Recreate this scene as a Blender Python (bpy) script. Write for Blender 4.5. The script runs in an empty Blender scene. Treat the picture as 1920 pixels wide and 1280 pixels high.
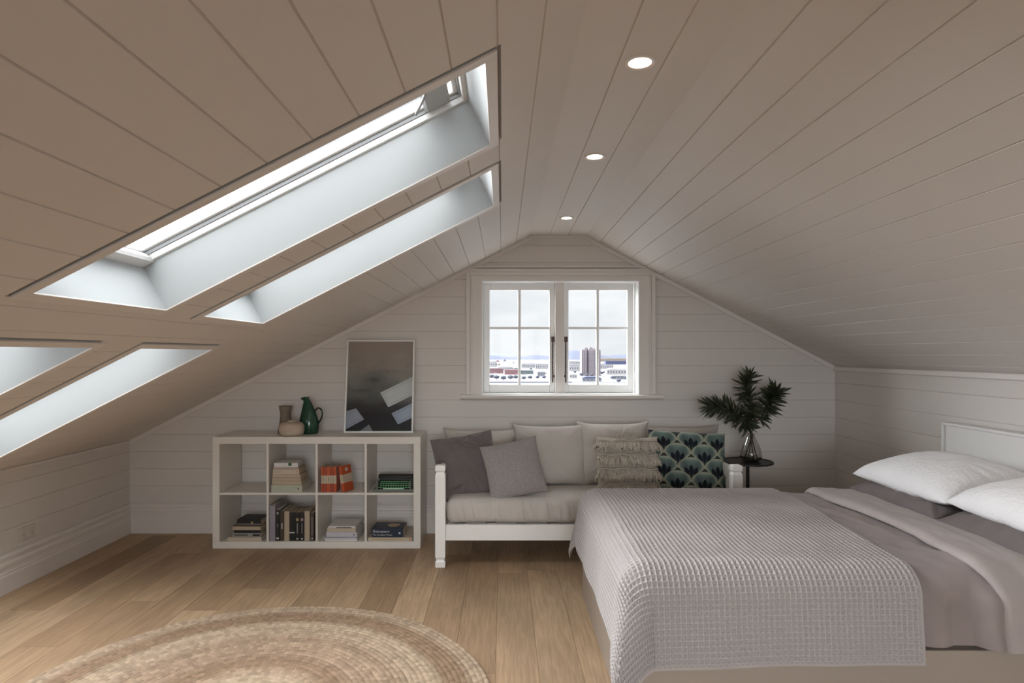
SKYTOP=9.5; SKYREAR=12.5; SKYGLOW=25.0; EXPOSURE=0.08
import bpy, math, random
import numpy as np
from math import sin, cos, pi, radians, sqrt, atan
from mathutils import Vector, Matrix, noise

random.seed(7)
SC = bpy.context.scene
COL = SC.collection
F = 1172.0; CX = 942.0; CY = 662.0; CH = 1.40      # focal length in px, vanishing point, eye height

def at(px, py, Y):
    """world point seen at pixel (px,py) when it stands at depth Y"""
    return Vector(((px-CX)/F*Y, Y, CH-(py-CY)/F*Y))

# ------------------------------------------------------------------ materials
def mat(name, col, rough=0.5, metal=0.0, spec=0.5, bump=0.0, bscale=50.0, vary=0.0, vscale=3.0,
        sheen=0.0, emit=None, estr=0.0, stretch=None, trans=0.0, ior=1.45, coords='Object', detail=3.0):
    m = bpy.data.materials.new(name); m.use_nodes = True
    nt = m.node_tree; N = nt.nodes; L = nt.links
    b = N['Principled BSDF']
    b.inputs['Base Color'].default_value = (*col, 1)
    b.inputs['Roughness'].default_value = rough
    b.inputs['Metallic'].default_value = metal
    b.inputs['Specular IOR Level'].default_value = spec
    b.inputs['IOR'].default_value = ior
    b.inputs['Transmission Weight'].default_value = trans
    if sheen: b.inputs['Sheen Weight'].default_value = sheen
    if emit:
        b.inputs['Emission Color'].default_value = (*emit, 1)
        b.inputs['Emission Strength'].default_value = estr
    tc = N.new('ShaderNodeTexCoord'); mp = N.new('ShaderNodeMapping')
    L.new(tc.outputs[coords], mp.inputs['Vector'])
    if stretch: mp.inputs['Scale'].default_value = stretch
    if vary:
        nz = N.new('ShaderNodeTexNoise'); nz.inputs['Scale'].default_value = vscale
        nz.inputs['Detail'].default_value = 4
        L.new(mp.outputs[0], nz.inputs['Vector'])
        r = N.new('ShaderNodeMapRange')
        r.inputs[1].default_value = .3; r.inputs[2].default_value = .7
        r.inputs[3].default_value = 1-vary; r.inputs[4].default_value = 1+vary
        L.new(nz.outputs[0], r.inputs[0])
        mx = N.new('ShaderNodeMix'); mx.data_type = 'RGBA'; mx.blend_type = 'MULTIPLY'
        mx.inputs[0].default_value = 1; mx.inputs[6].default_value = (*col, 1)
        L.new(r.outputs[0], mx.inputs[7]); L.new(mx.outputs[2], b.inputs['Base Color'])
    if bump:
        nz = N.new('ShaderNodeTexNoise'); nz.inputs['Scale'].default_value = bscale
        nz.inputs['Detail'].default_value = detail
        L.new(mp.outputs[0], nz.inputs['Vector'])
        bp = N.new('ShaderNodeBump'); bp.inputs['Strength'].default_value = bump
        bp.inputs['Distance'].default_value = .01
        L.new(nz.outputs[0], bp.inputs['Height']); L.new(bp.outputs[0], b.inputs['Normal'])
    return m

def attr_mat(name, rough=.6, bump=0.0, bscale=200, spec=.3, sheen=0.0):
    m = mat(name, (.5,.5,.5), rough=rough, bump=bump, bscale=bscale, spec=spec, sheen=sheen)
    N = m.node_tree.nodes; a = N.new('ShaderNodeAttribute'); a.attribute_name = 'pattern'
    m.node_tree.links.new(a.outputs['Color'], N['Principled BSDF'].inputs['Base Color'])
    return m

M = {}
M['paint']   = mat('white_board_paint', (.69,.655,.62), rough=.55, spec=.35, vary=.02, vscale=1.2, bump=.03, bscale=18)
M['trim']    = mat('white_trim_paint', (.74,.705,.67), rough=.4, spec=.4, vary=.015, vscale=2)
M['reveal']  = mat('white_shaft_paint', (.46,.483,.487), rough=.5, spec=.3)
M['sash']    = mat('white_window_paint', (.80,.80,.79), rough=.35)
M['greyseal']= mat('grey_window_seal', (.32,.33,.34), rough=.5)
M['shelf']   = mat('cream_white_foil', (.70,.665,.61), rough=.35, vary=.015)
M['white']   = mat('white_furniture_paint', (.83,.82,.80), rough=.35)
M['black']   = mat('black_powder_metal', (.018,.017,.017), rough=.45, bump=.05)
M['bronze']  = mat('dark_bronze', (.06,.035,.03), rough=.4, metal=.7)
M['linen']   = mat('beige_linen', (.53,.495,.455), rough=.9, spec=.15, bump=.25, bscale=420, vary=.05, vscale=5, sheen=.15)
M['linen_seat']= mat('beige_linen_seat', (.54,.50,.462), rough=.9, spec=.15, bump=.25, bscale=420, vary=.05, vscale=6, sheen=.15)
M['velvet']  = mat('charcoal_taupe_cotton', (.150,.128,.125), rough=.8, spec=.2, bump=.15, bscale=300, vary=.10, vscale=7, sheen=.25)
M['knit']    = mat('heathered_grey_knit', (.36,.335,.325), rough=.95, spec=.1, bump=.8, bscale=230, vary=.16, vscale=130, detail=5)
M['tassel']  = mat('cream_wool', (.52,.47,.40), rough=.95, spec=.1, bump=.6, bscale=260, vary=.10, vscale=60)
M['waffle']  = mat('grey_waffle_cotton', (.43,.400,.388), rough=.95, spec=.1, bump=.2, bscale=500, vary=.03, vscale=3)
M['duvet']   = mat('pinkish_grey_jersey', (.29,.245,.235), rough=.9, spec=.12, bump=.2, bscale=380, vary=.06, vscale=9, sheen=.1)
M['duvet2']  = mat('pale_pinkish_grey_jersey', (.40,.355,.34), rough=.9, spec=.12, bump=.2, bscale=380, vary=.05, vscale=9, sheen=.1)
M['greypil'] = mat('taupe_jersey', (.165,.14,.138), rough=.9, spec=.12, bump=.2, bscale=380, vary=.07, vscale=9, sheen=.1)
M['whitepil']= mat('white_seersucker', (.84,.84,.85), rough=.9, spec=.15, bump=.55, bscale=75, vary=.02, detail=2, coords='Object')
M['mattress']= mat('white_mattress_ticking', (.6,.58,.56), rough=.9)
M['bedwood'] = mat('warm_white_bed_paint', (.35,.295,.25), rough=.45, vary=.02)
M['jug']     = mat('dark_green_glaze', (.008,.05,.026), rough=.16, spec=.7)
M['jugdark'] = mat('near_black_green_glaze', (.006,.016,.01), rough=.2, spec=.7)
M['clay']    = mat('taupe_clay', (.20,.16,.12), rough=.8, bump=.2, bscale=80, vary=.12, vscale=30)
M['clay_lt'] = mat('pale_clay', (.46,.38,.30), rough=.8, bump=.15, bscale=80, vary=.08, vscale=20)
M['leaf']    = mat('dark_olive_leaf', (.045,.055,.028), rough=.45, spec=.4, vary=.45, vscale=25)
M['leaf2']   = mat('dried_olive_leaf', (.16,.15,.07), rough=.6, vary=.2, vscale=20)
M['stem']    = mat('brown_stem', (.045,.028,.018), rough=.7)
M['flap']    = mat('grey_vent_flap', (.45,.47,.47), rough=.4)
M['metal']   = mat('brushed_metal', (.6,.6,.6), rough=.3, metal=1)
M['headpaint']= mat('headboard_paint', (.70,.69,.675), rough=.4)
M['plastic'] = mat('white_plastic', (.62,.58,.54), rough=.35)
M['page']    = mat('yellowed_paper', (.50,.41,.30), rough=.9, bump=.5, bscale=120, stretch=(.05,1,12), vary=.08, vscale=30)
M['page_w']  = mat('white_paper', (.62,.58,.52), rough=.9, bump=.5, bscale=120, stretch=(.05,1,12), vary=.05, vscale=30)
M['typebody']= mat('grey_green_enamel', (.11,.125,.10), rough=.4)
M['typekey'] = mat('mint_green_keycap', (.22,.62,.30), rough=.35)
M['typekey_w']= mat('pale_green_keycap', (.5,.72,.55), rough=.35)

def glass_mat(name, tint=(1,1,1), refl=.06):
    m = bpy.data.materials.new(name); m.use_nodes = True
    nt = m.node_tree; N = nt.nodes; L = nt.links; N.remove(N['Principled BSDF'])
    t = N.new('ShaderNodeBsdfTransparent'); t.inputs[0].default_value = (*tint, 1)
    g = N.new('ShaderNodeBsdfGlossy'); g.inputs['Roughness'].default_value = .02
    mx = N.new('ShaderNodeMixShader'); lw = N.new('ShaderNodeFresnel'); lw.inputs[0].default_value = 1.45
    r = N.new('ShaderNodeMath'); r.operation = 'MULTIPLY'; r.inputs[1].default_value = refl/.04
    r.use_clamp = True
    L.new(lw.outputs[0], r.inputs[0]); L.new(r.outputs[0], mx.inputs[0])
    L.new(t.outputs[0], mx.inputs[1]); L.new(g.outputs[0], mx.inputs[2])
    L.new(mx.outputs[0], N['Material Output'].inputs['Surface'])
    return m
M['pane'] = glass_mat('window_glass', (.97,.98,.98), .0025)
M['vaseglass'] = glass_mat('smoky_vase_glass', (.80,.80,.78), .06)
M['water'] = glass_mat('vase_water', (.62,.62,.52), .04)

# ------------------------------------------------------------------ mesh helpers
class MB:
    def __init__(s): s.v = []; s.f = []
    def add(s, vs, fs):
        o = len(s.v); s.v += [tuple(p) for p in vs]; s.f += [tuple(i+o for i in f) for f in fs]; return s
    def box(s, x0, x1, y0, y1, z0, z1, M4=None):
        vs = [Vector(p) for p in ((x0,y0,z0),(x1,y0,z0),(x1,y1,z0),(x0,y1,z0),(x0,y0,z1),(x1,y0,z1),(x1,y1,z1),(x0,y1,z1))]
        if M4 is not None: vs = [M4 @ p for p in vs]
        return s.add(vs, [(0,3,2,1),(4,5,6,7),(0,1,5,4),(1,2,6,5),(2,3,7,6),(3,0,4,7)])
    def prism(s, poly, fn, a, b):
        """poly: list of 2d points, fn(p,q,t)->3d, extruded between t=a and t=b"""
        n = len(poly)
        vs = [fn(p,q,a) for p,q in poly] + [fn(p,q,b) for p,q in poly]
        fs = [tuple(range(n)), tuple(range(2*n-1, n-1, -1))] + [(i,(i+1)%n+0,(i+1)%n+n,i+n) for i in range(n)]
        return s.add(vs, fs)
    def loft(s, rings, close=True, caps=True):
        n = len(rings[0]); vs = [p for r in rings for p in r]; fs = []
        for k in range(len(rings)-1):
            for i in range(n if close else n-1):
                j = (i+1) % n
                fs.append((k*n+i, k*n+j, (k+1)*n+j, (k+1)*n+i))
        if caps: fs += [tuple(range(n-1,-1,-1)), tuple((len(rings)-1)*n+i for i in range(n))]
        return s.add(vs, fs)
    def lathe(s, prof, n=40, c=(0,0,0), caps=True):
        rings = [[(c[0]+r*cos(2*pi*i/n), c[1]+r*sin(2*pi*i/n), c[2]+z) for i in range(n)] for r, z in prof]
        return s.loft(rings, True, caps)
    def square_post(s, prof, cx, cy):
        rings = [[(cx+a*h, cy+b*h, z) for a, b in ((-1,-1),(1,-1),(1,1),(-1,1))] for h, z in prof]
        return s.loft(rings)
    def tube(s, pts, rad, n=8):
        pts = [Vector(p) for p in pts]; rings = []
        up = Vector((.123,.31,.94))
        for i, p in enumerate(pts):
            t = (pts[min(i+1,len(pts)-1)] - pts[max(i-1,0)]).normalized()
            a = t.cross(up).normalized(); b = t.cross(a)
            r = rad[i] if isinstance(rad, (list,tuple)) else rad
            rings.append([p + (a*cos(2*pi*k/n) + b*sin(2*pi*k/n))*r for k in range(n)])
        return s.loft(rings)
    def build(s, name, m, parent=None, smooth=None, bevel=0.0, seg=2):
        me = bpy.data.meshes.new(name); me.from_pydata([tuple(p) for p in s.v], [], s.f); me.validate()
        return link(name, me, m, parent, smooth, bevel, seg)

def link(name, me, m, parent=None, smooth=None, bevel=0.0, seg=2, fix=True):
    if fix:
        import bmesh
        bm = bmesh.new(); bm.from_mesh(me); bmesh.ops.recalc_face_normals(bm, faces=bm.faces); bm.to_mesh(me); bm.free()
    if smooth is not None:
        me.polygons.foreach_set('use_smooth', [True]*len(me.polygons))
        if smooth < 180: me.set_sharp_from_angle(angle=radians(smooth))
    me.materials.append(M[m] if isinstance(m, str) else m)
    o = bpy.data.objects.new(name, me); COL.objects.link(o)
    if parent: o.parent = parent
    if bevel:
        b = o.modifiers.new('bevel','BEVEL'); b.width = bevel; b.segments = seg; b.limit_method = 'ANGLE'
        b.angle_limit = radians(35); b.harden_normals = False
    return o

def grid_mesh(P, wrap=False):
    """P: (n,m,3) numpy -> mesh"""
    n, m = P.shape[:2]
    idx = np.arange(n*m).reshape(n, m)
    a = idx[:-1,:-1].ravel(); b = idx[1:,:-1].ravel(); c = idx[1:,1:].ravel(); d = idx[:-1,1:].ravel()
    F4 = np.stack([a,b,c,d], 1)
    if wrap:
        F4 = np.vstack([F4, np.stack([idx[:-1,-1], idx[1:,-1], idx[1:,0], idx[:-1,0]], 1)])
    return np_mesh(P.reshape(-1,3), F4)

def np_mesh(V, F4):
    me = bpy.data.meshes.new('m')
    me.vertices.add(len(V)); me.vertices.foreach_set('co', np.ascontiguousarray(V, dtype=np.float32).ravel())
    me.loops.add(F4.size); me.loops.foreach_set('vertex_index', F4.astype(np.int32).ravel())
    me.polygons.add(len(F4))
    me.polygons.foreach_set('loop_start', np.arange(0, F4.size, F4.shape[1], dtype=np.int32))
    me.update(calc_edges=True); me.validate()
    return me

def set_color(me, C):
    a = me.color_attributes.new('pattern', 'FLOAT_COLOR', 'POINT')
    C4 = np.ones((len(me.vertices), 4), dtype=np.float32); C4[:,:3] = C.reshape(-1,3)
    a.data.foreach_set('color', C4.ravel())

def fbm(x, y, seed=0, oct=4):
    """cheap smooth numpy noise in [-1,1]"""
    rng = np.random.RandomState(seed); out = np.zeros(np.broadcast(x, y).shape); amp = 1.0; tot = 0
    f = 1.0
    for o in range(oct):
        G = rng.rand(64,64)*2-1
        xx = np.asarray(x)*f + 17.3*o + 500; yy = np.asarray(y)*f + 9.1*o + 500
        xi = np.floor(xx).astype(int); yi = np.floor(yy).astype(int)
        u = xx-xi; v = yy-yi; u = u*u*(3-2*u); v = v*v*(3-2*v)
        g = lambda a, b: G[a % 64, b % 64]
        out += amp*((g(xi,yi)*(1-u)+g(xi+1,yi)*u)*(1-v) + (g(xi,yi+1)*(1-u)+g(xi+1,yi+1)*u)*v)
        tot += amp; amp *= .5; f *= 2
    return out/tot

def empty(name, loc=(0,0,0), rot=(0,0,0), parent=None):
    o = bpy.data.objects.new(name, None); COL.objects.link(o)
    o.location = loc; o.rotation_euler = rot; o.empty_display_size = .05
    if parent: o.parent = parent
    return o
def tag(o, label, cat, group=None, kind=None):
    o['label'] = label; o['category'] = cat
    if group: o['group'] = group
    if kind: o['kind'] = kind
    return o
def struct(o, label=None, cat=None):
    o['kind'] = 'structure'
    if label: o['label'] = label
    if cat: o['category'] = cat
    return o

# ------------------------------------------------------------------ ROOM
XL, XR = -2.91, 2.596            # knee walls
YB, YR = 4.88, -2.7              # gable walls (front of the picture, behind the camera)
zL = lambda x: 2.2 + .5086*x     # left slope
zR = lambda x: 2.652 - .5223*x   # right slope
FX0, FX1, FZ = .221, .65, 2.3124
TH = atan(.5086); CT, ST = cos(TH), sin(TH)

def grooves(s0, s1, lines, gw=.006, gd=.005, xs=()):
    pr = [(s0,0.0)]
    for l in sorted(lines):
        if s0+gw < l < s1-gw: pr += [(l-gw/2,0.0),(l-gw*.12,gd),(l+gw*.12,gd),(l+gw/2,0.0)]
    pr.append((s1,0.0))
    def dep(s):
        for (a,da),(b,db) in zip(pr[:-1],pr[1:]):
            if a <= s <= b: return da+(db-da)*(s-a)/max(b-a,1e-9)
        return 0
    for x in xs:
        if s0 < x < s1: pr.append((x, dep(x)))
    return sorted(set(pr))

def panel(name, prof, fn, trange, holes=(), m='paint'):
    """boards run along t; prof [(s,depth)]; fn(s,t,d)->3d; trange(s)->(t0,t1); holes (s0,s1,t0,t1)"""
    mb = MB()
    for (a,da),(b,db) in zip(prof[:-1], prof[1:]):
        if b-a < 1e-7: continue
        mid = (a+b)/2
        hs = sorted([(h[2],h[3]) for h in holes if h[0]-1e-6 < mid < h[1]+1e-6])
        (p0,p1),(q0,q1) = trange(a), trange(b)
        cuts = []; prev = None
        edges_a = [p0]; edges_b = [q0]
        for h0,h1 in hs:
            edges_a += [h0,h1]; edges_b += [h0,h1]
        edges_a.append(p1); edges_b.append(q1)
        for k in range(0, len(edges_a), 2):
            mb.add([fn(a,edges_a[k],da), fn(b,edges_b[k],db), fn(b,edges_b[k+1],db), fn(a,edges_a[k+1],da)], [(0,1,2,3)])
    me = bpy.data.meshes.new(name); me.from_pydata([tuple(p) for p in mb.v], [], mb.f)
    return struct(link(name, me, m, fix=False))

# skylight openings (X range measured on the slope line, Y range)
SKY = [(-1.252,-.048,1.667,2.325),(-1.26,-.05,2.635,3.285),(-2.73,-1.525,1.667,2.325),(-2.73,-1.526,2.635,3.285)]
s_of = lambda x: (x-XL)/CT
def slopeL(s, t, d):            # d = outward depth
    return Vector((XL + s*CT - d*ST, t, zL(XL) + s*ST + d*CT))
SL = (FX0-XL)/CT
holes = [(s_of(a)-.036, s_of(b)+.050, c-.054, d) for a,b,c,d in SKY]
linesL = [s_of(-.012 + .1192*k) for k in range(-26, 3)]
xs = [h[0] for h in holes]+[h[1] for h in holes]
panel('ceiling_left', grooves(0, SL, linesL, xs=xs), slopeL, lambda s: (YR-.01, YB+.012), holes)
# flat strip
HD = [(.431,1.959),(.428,2.898),(.433,4.21),(.431,.95),(.431,-.6)]
panel('ceiling_middle', grooves(FX0, FX1, [FX0+.143, FX0+.286]), lambda s,t,d: Vector((s,t,FZ+d)), lambda s:(YR-.01,YB+.012))
THR = atan(.5223); CR, SR = cos(THR), sin(THR)
SRL = (XR-FX1)/CR
panel('ceiling_right', grooves(0, SRL, [(.1187*k - .017)/CR for k in range(0,20)]),
      lambda s,t,d: Vector((FX1+s*CR + d*SR, t, FZ - s*SR + d*CR)), lambda s:(YR-.01,YB+.012))
# gable wall
zl = [1.1696 + .134*k for k in range(-8, 10)]
def gx(z):
    a = XL if z < zL(XL) else (z-2.2)/.5086
    b = XR if z < zR(XR) else (2.652-z)/.5223
    return (a-.012, b+.012)
WX0, WX1, WZ0, WZ1 = -.154, 1.058, 1.083, 1.958
pz = grooves(0, FZ, zl, xs=[zL(XL), zR(XR), WZ0, WZ1])
panel('wall_back', pz, lambda s,t,d: Vector((t, YB+d, s)), gx, [(WZ0,WZ1,WX0,WX1)])
DX0, DX1, DZ1 = -.9, 1.5, 2.0
pz2 = grooves(0, FZ, zl, xs=[zL(XL), zR(XR), DZ1])
def rear_fn(s,t,d): return Vector((t, YR-d, s))
panel('wall_front', pz2, rear_fn, gx, [(0,DZ1,DX0,DX1)])
panel('wall_left', grooves(0, zL(XL), zl), lambda s,t,d: Vector((XL-d, t, s)), lambda s:(YR-.01,YB+.012))
panel('wall_right', grooves(0, zR(XR), zl), lambda s,t,d: Vector((XR+d, t, s)), lambda s:(YR-.01,YB+.012))

# baseboards: stepped profile (out, z)
BP = [(0,0),(.024,0),(.024,.102),(.020,.108),(.020,.122),(.016,.126),(.016,.150),(.021,.154),(.021,.172),(.012,.178),(.012,.196),(.016,.200),(.016,.212),(.006,.222),(0,.222)]
for nm, fn, a, b in (('baseboard_left', lambda p,q,t: (XL+p,t,q), YR, YB),
                     ('baseboard_right', lambda p,q,t: (XR-p,t,q), YR, YB),
                     ('baseboard_back', lambda p,q,t: (t,YB-p,q), XL, XR)):
    struct(MB().prism(BP, fn, a, b).build(nm, 'trim'))

# small cornice trims
struct(MB().prism([(0,0),(.0,.03),(.018,.03),(.018,.006),(.012,0)], lambda p,q,t:(XR-p,t,zR(XR)-.034+q), YR, YB).build('trim_1','trim'))
struct(MB().prism([(0,0),(.0,.022),(.012,.022),(.012,.004)], lambda p,q,t:(XL+p,t,zL(XL)-.02+q), YR, YB).build('trim_2','trim'))
def slope_trim(name, xa, za, xb, zb, w=.03, th=.014, y=YB):
    d = Vector((xb-xa,0,zb-za)); L_ = d.length; d.normalize(); n = Vector((-d.z,0,d.x))
    if n.z > 0: n = -n
    mb = MB(); p = Vector((xa,0,za)); q = Vector((xb,0,zb))
    vs = []
    for yy in (y-th, y+.002):
        for c in (p, q, q+n*w, p+n*w): vs.append((c.x, yy, c.z))
    mb.add(vs, [(0,1,2,3),(7,6,5,4),(0,4,5,1),(1,5,6,2),(2,6,7,3),(3,7,4,0)])
    return struct(mb.build(name,'trim'))
slope_trim('trim_3', XL, zL(XL), FX0, FZ); slope_trim('trim_4', FX1, FZ, XR, zR(XR)); slope_trim('trim_5', FX0, FZ, FX1, FZ, w=.012)

# floor: individual boards inside one mesh, random value per board
def make_floor():
    W = .190; gap = .0022; V = []; Fc = []; C = []
    rng = random.Random(11)
    x = XL-.1 - .06
    while x < XR+.1:
        y = YR-.1 - rng.random()*1.8
        while y < YB+.05:
            ln = rng.choice([1.9, 2.2, 2.2, 1.4]); r = rng.random(); r2 = rng.random()
            x0, x1, y0, y1 = x+gap/2, x+W-gap/2, y+gap/2, y+ln-gap/2
            o = len(V); dz = -.0025
            V += [(x0,y0,0),(x1,y0,0),(x1,y1,0),(x0,y1,0),(x0-gap/2,y0-gap/2,dz),(x1+gap/2,y0-gap/2,dz),(x1+gap/2,y1+gap/2,dz),(x0-gap/2,y1+gap/2,dz)]
            Fc += [(o,o+1,o+2,o+3),(o,o+4,o+5,o+1),(o+1,o+5,o+6,o+2),(o+2,o+6,o+7,o+3),(o+3,o+7,o+4,o)]
            C += [(r,r2,0)]*8
            y += ln
        x += W
    me = bpy.data.meshes.new('floor'); me.from_pydata(V, [], Fc); set_color(me, np.array(C))
    m = bpy.data.materials.new('oak_floorboards'); m.use_nodes = True
    nt = m.node_tree; N = nt.nodes; L = nt.links; b = N['Principled BSDF']
    at_ = N.new('ShaderNodeAttribute'); at_.attribute_name = 'pattern'
    sp = N.new('ShaderNodeSeparateColor'); L.new(at_.outputs['Color'], sp.inputs[0])
    tc = N.new('ShaderNodeTexCoord')
    def noisy(scale, det, stretch, dist=0):
        mp = N.new('ShaderNodeMapping'); mp.inputs['Scale'].default_value = stretch
        L.new(tc.outputs['Object'], mp.inputs[0])
        nz = N.new('ShaderNodeTexNoise'); nz.noise_dimensions = '4D'
        nz.inputs['Scale'].default_value = scale; nz.inputs['Detail'].default_value = det
        nz.inputs['Distortion'].default_value = dist
        mu = N.new('ShaderNodeMath'); mu.operation = 'MULTIPLY'; mu.inputs[1].default_value = 37
        L.new(sp.outputs[0], mu.inputs[0]); L.new(mu.outputs[0], nz.inputs['W'])
        L.new(mp.outputs[0], nz.inputs['Vector']); return nz
    big = noisy(1.6, 3, (2.2,.8,1), .4); grain = noisy(14, 6, (6,.35,1), .6); fine = noisy(60, 4, (4,.15,1))
    ramp = N.new('ShaderNodeValToRGB'); L.new(sp.outputs[1], ramp.inputs[0])
    e = ramp.color_ramp.elements
    e[0].position = 0; e[0].color = (.295,.192,.112,1); e[1].position = 1; e[1].color = (.45,.318,.198,1)
    k = ramp.color_ramp.elements.new(.5); k.color = (.365,.245,.146,1)
    def mul(colsock, val, lo, hi, a=.35, c=.65):
        r = N.new('ShaderNodeMapRange'); r.inputs[1].default_value = a; r.inputs[2].default_value = c
        r.inputs[3].default_value = lo; r.inputs[4].default_value = hi; L.new(val, r.inputs[0])
        mx = N.new('ShaderNodeMix'); mx.data_type='RGBA'; mx.blend_type='MULTIPLY'; mx.inputs[0].default_value=1
        L.new(colsock, mx.inputs[6]); L.new(r.outputs[0], mx.inputs[7]); return mx.outputs[2]
    c = mul(ramp.outputs[0], big.outputs[0], .86, 1.12)
    c = mul(c, grain.outputs[0], .84, 1.12)
    c = mul(c, fine.outputs[0], .93, 1.05)
    # knots
    mp = N.new('ShaderNodeMapping'); mp.inputs['Scale'].default_value = (4.2,1.9,1); L.new(tc.outputs['Object'], mp.inputs[0])
    vo = N.new('ShaderNodeTexVoronoi'); vo.voronoi_dimensions = '4D'; vo.inputs['Scale'].default_value = .8
    mu = N.new('ShaderNodeMath'); mu.operation='MULTIPLY'; mu.inputs[1].default_value = 9
    L.new(sp.outputs[1], mu.inputs[0]); L.new(mu.outputs[0], vo.inputs['W']); L.new(mp.outputs[0], vo.inputs['Vector'])
    r = N.new('ShaderNodeMapRange'); r.inputs[1].default_value=.03; r.inputs[2].default_value=.12; r.inputs[3].default_value=.35; r.inputs[4].default_value=1
    L.new(vo.outputs['Distance'], r.inputs[0])
    mx = N.new('ShaderNodeMix'); mx.data_type='RGBA'; mx.blend_type='MULTIPLY'; mx.inputs[0].default_value=1
    L.new(c, mx.inputs[6]); L.new(r.outputs[0], mx.inputs[7])
    L.new(mx.outputs[2], b.inputs['Base Color'])
    b.inputs['Roughness'].default_value = .48; b.inputs['Specular IOR Level'].default_value = .35
    bp = N.new('ShaderNodeBump'); bp.inputs['Strength'].default_value=.12; bp.inputs['Distance'].default_value=.003
    L.new(grain.outputs[0], bp.inputs['Height']); L.new(bp.outputs[0], b.inputs['Normal'])
    M['floor'] = m
    return struct(link('floor', me, 'floor', fix=False))
make_floor()

# ------------------------------------------------------------------ skylights
def portal(name, loc, rot, sx, sy):
    l = bpy.data.lights.new(name, 'AREA'); l.shape='RECTANGLE'; l.size=sx; l.size_y=sy
    l.cycles.is_portal = True
    o = bpy.data.objects.new(name, l); COL.objects.link(o); o.location = loc; o.rotation_euler = rot
    return o

def strips(mb, s0,s1,t0,t1, d0, d1, w, fn):
    """rectangular ring (outer s0..s1,t0..t1, width w) solid between depths d0 and d1"""
    def bx(a,b,c,e):
        vs = [fn(a,c,d0),fn(b,c,d0),fn(b,e,d0),fn(a,e,d0),fn(a,c,d1),fn(b,c,d1),fn(b,e,d1),fn(a,e,d1)]
        mb.add(vs, [(0,3,2,1),(4,5,6,7),(0,1,5,4),(1,2,6,5),(2,3,7,6),(3,0,4,7)])
    bx(s0,s1,t0,t0+w); bx(s0,s1,t1-w,t1); bx(s0,s0+w,t0+w,t1-w); bx(s1-w,s1,t0+w,t1-w)
    return mb

for i, (a,b,c,d) in enumerate(SKY):
    s0, s1, t0, t1 = s_of(a), s_of(b), c, d
    root = struct(empty('window_%d' % (i+2), slopeL((s0+s1)/2,(t0+t1)/2,0)))
    inv = root.location
    fn = lambda s,t,dd,inv=inv: slopeL(s,t,dd)-inv
    W = .183
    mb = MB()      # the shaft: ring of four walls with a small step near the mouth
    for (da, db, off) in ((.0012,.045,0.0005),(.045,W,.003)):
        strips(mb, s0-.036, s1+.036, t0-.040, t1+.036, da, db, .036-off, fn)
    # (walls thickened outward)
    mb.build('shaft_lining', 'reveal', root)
    strips(MB(), s0-.02, s1+.02, t0-.02, t1+.02, W, W+.022, .034, fn).build('frame', 'sash', root, bevel=.002)
    strips(MB(), s0-.02, s1+.02, t0-.02, t1+.02, W+.022, W+.034, .040, fn).build('seal', 'greyseal', root)
    strips(MB(), s0-.01, s1+.01, t0-.01, t1+.01, W+.036, W+.072, .048, fn).build('sash', 'sash', root, bevel=.004)
    g = MB(); g.add([fn(s0+.03,t0+.03,W+.056),fn(s1-.03,t0+.03,W+.056),fn(s1-.03,t1-.03,W+.056),fn(s0+.03,t1-.03,W+.056)], [(0,1,2,3)])
    g.build('glass_pane', 'pane', root)
    # rounded bottom rail + vent bar with handle at the top
    pr = [(0,0),(.05,0),(.056,.012),(.05,.03),(.03,.045),(0,.05)]
    MB().prism(pr, lambda p,q,t: fn(s0-.01+p, t, W-.006+q), t0, t1).build('bottom_rail', 'sash', root, smooth=40)
    MB().prism([(0,0),(.09,0),(.10,.012),(.09,.03),(0,.03)], lambda p,q,t: fn(s1-.06-p, t, W+.015+q), t0+.03, t1-.03).build('vent_flap','flap', root, smooth=40)
    hb = MB(); pth = [fn(s1-.19, t1-.10-.0*k, W+.03) for k in range(1)]
    hp = [fn(s1-.16+.035*cos(u), t1-.05-.25+.2*0+.25*(u/pi), W+.02-.018*sin(u)) for u in np.linspace(0,pi,12)]
    hb.tube(hp, .005, 8).build('vent_handle', 'greyseal', root, smooth=60)
    # casing around the mouth, standing proud of the boards
    ca = strips(MB(), s0-.036, s1+.036, t0-.04, t1+.036, -.006, .001, .036, fn)
    gv = MB()      # groove added beside the casing, shaped to give its dark edge line
    for (p0,p1,q0,q1) in ((s0-.04,s1+.055,t0-.058,t0-.038),(s1+.034,s1+.055,t0-.04,t1+.002)):
        gv.add([fn(p0,q0,.022),fn(p1,q0,.022),fn(p1,q1,.022),fn(p0,q1,.022)],[(0,1,2,3)])
    gv.add([fn(s0-.036,t0-.058,0),fn(s0-.036,t0-.038,0),fn(s0-.036,t0-.038,.022),fn(s0-.036,t0-.058,.022)],[(0,1,2,3)])
    gv.add([fn(s0-.036,t0-.054,-.0),fn(s1+.05,t0-.054,0),fn(s1+.05,t0-.054,.022),fn(s0-.036,t0-.054,.022)],[(0,1,2,3)])
    gv.add([fn(s1+.05,t0-.054,-.0),fn(s1+.05,t1,0),fn(s1+.05,t1,.022),fn(s1+.05,t0-.054,.022)],[(0,1,2,3)])
    gv.add([fn(s1+.034,t1,0),fn(s1+.055,t1,0),fn(s1+.055,t1,.022),fn(s1+.034,t1,.022)],[(0,1,2,3)])
    gv.build('shade_groove','paint',root)
    ca.build('casing', 'trim', root, bevel=.0015)
    # roof-side flashing around the sash so no light leaks round it
    strips(MB(), s0-.16, s1+.16, t0-.16, t1+.16, W+.012, W+.04, .138, fn).build('flashing', 'greyseal', root)
    c0 = slopeL((s0+s1)/2,(t0+t1)/2,W+.12)
    portal('skylight_portal', c0, (0, -TH, 0), (s1-s0)+.02, (t1-t0)+.02)

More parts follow.
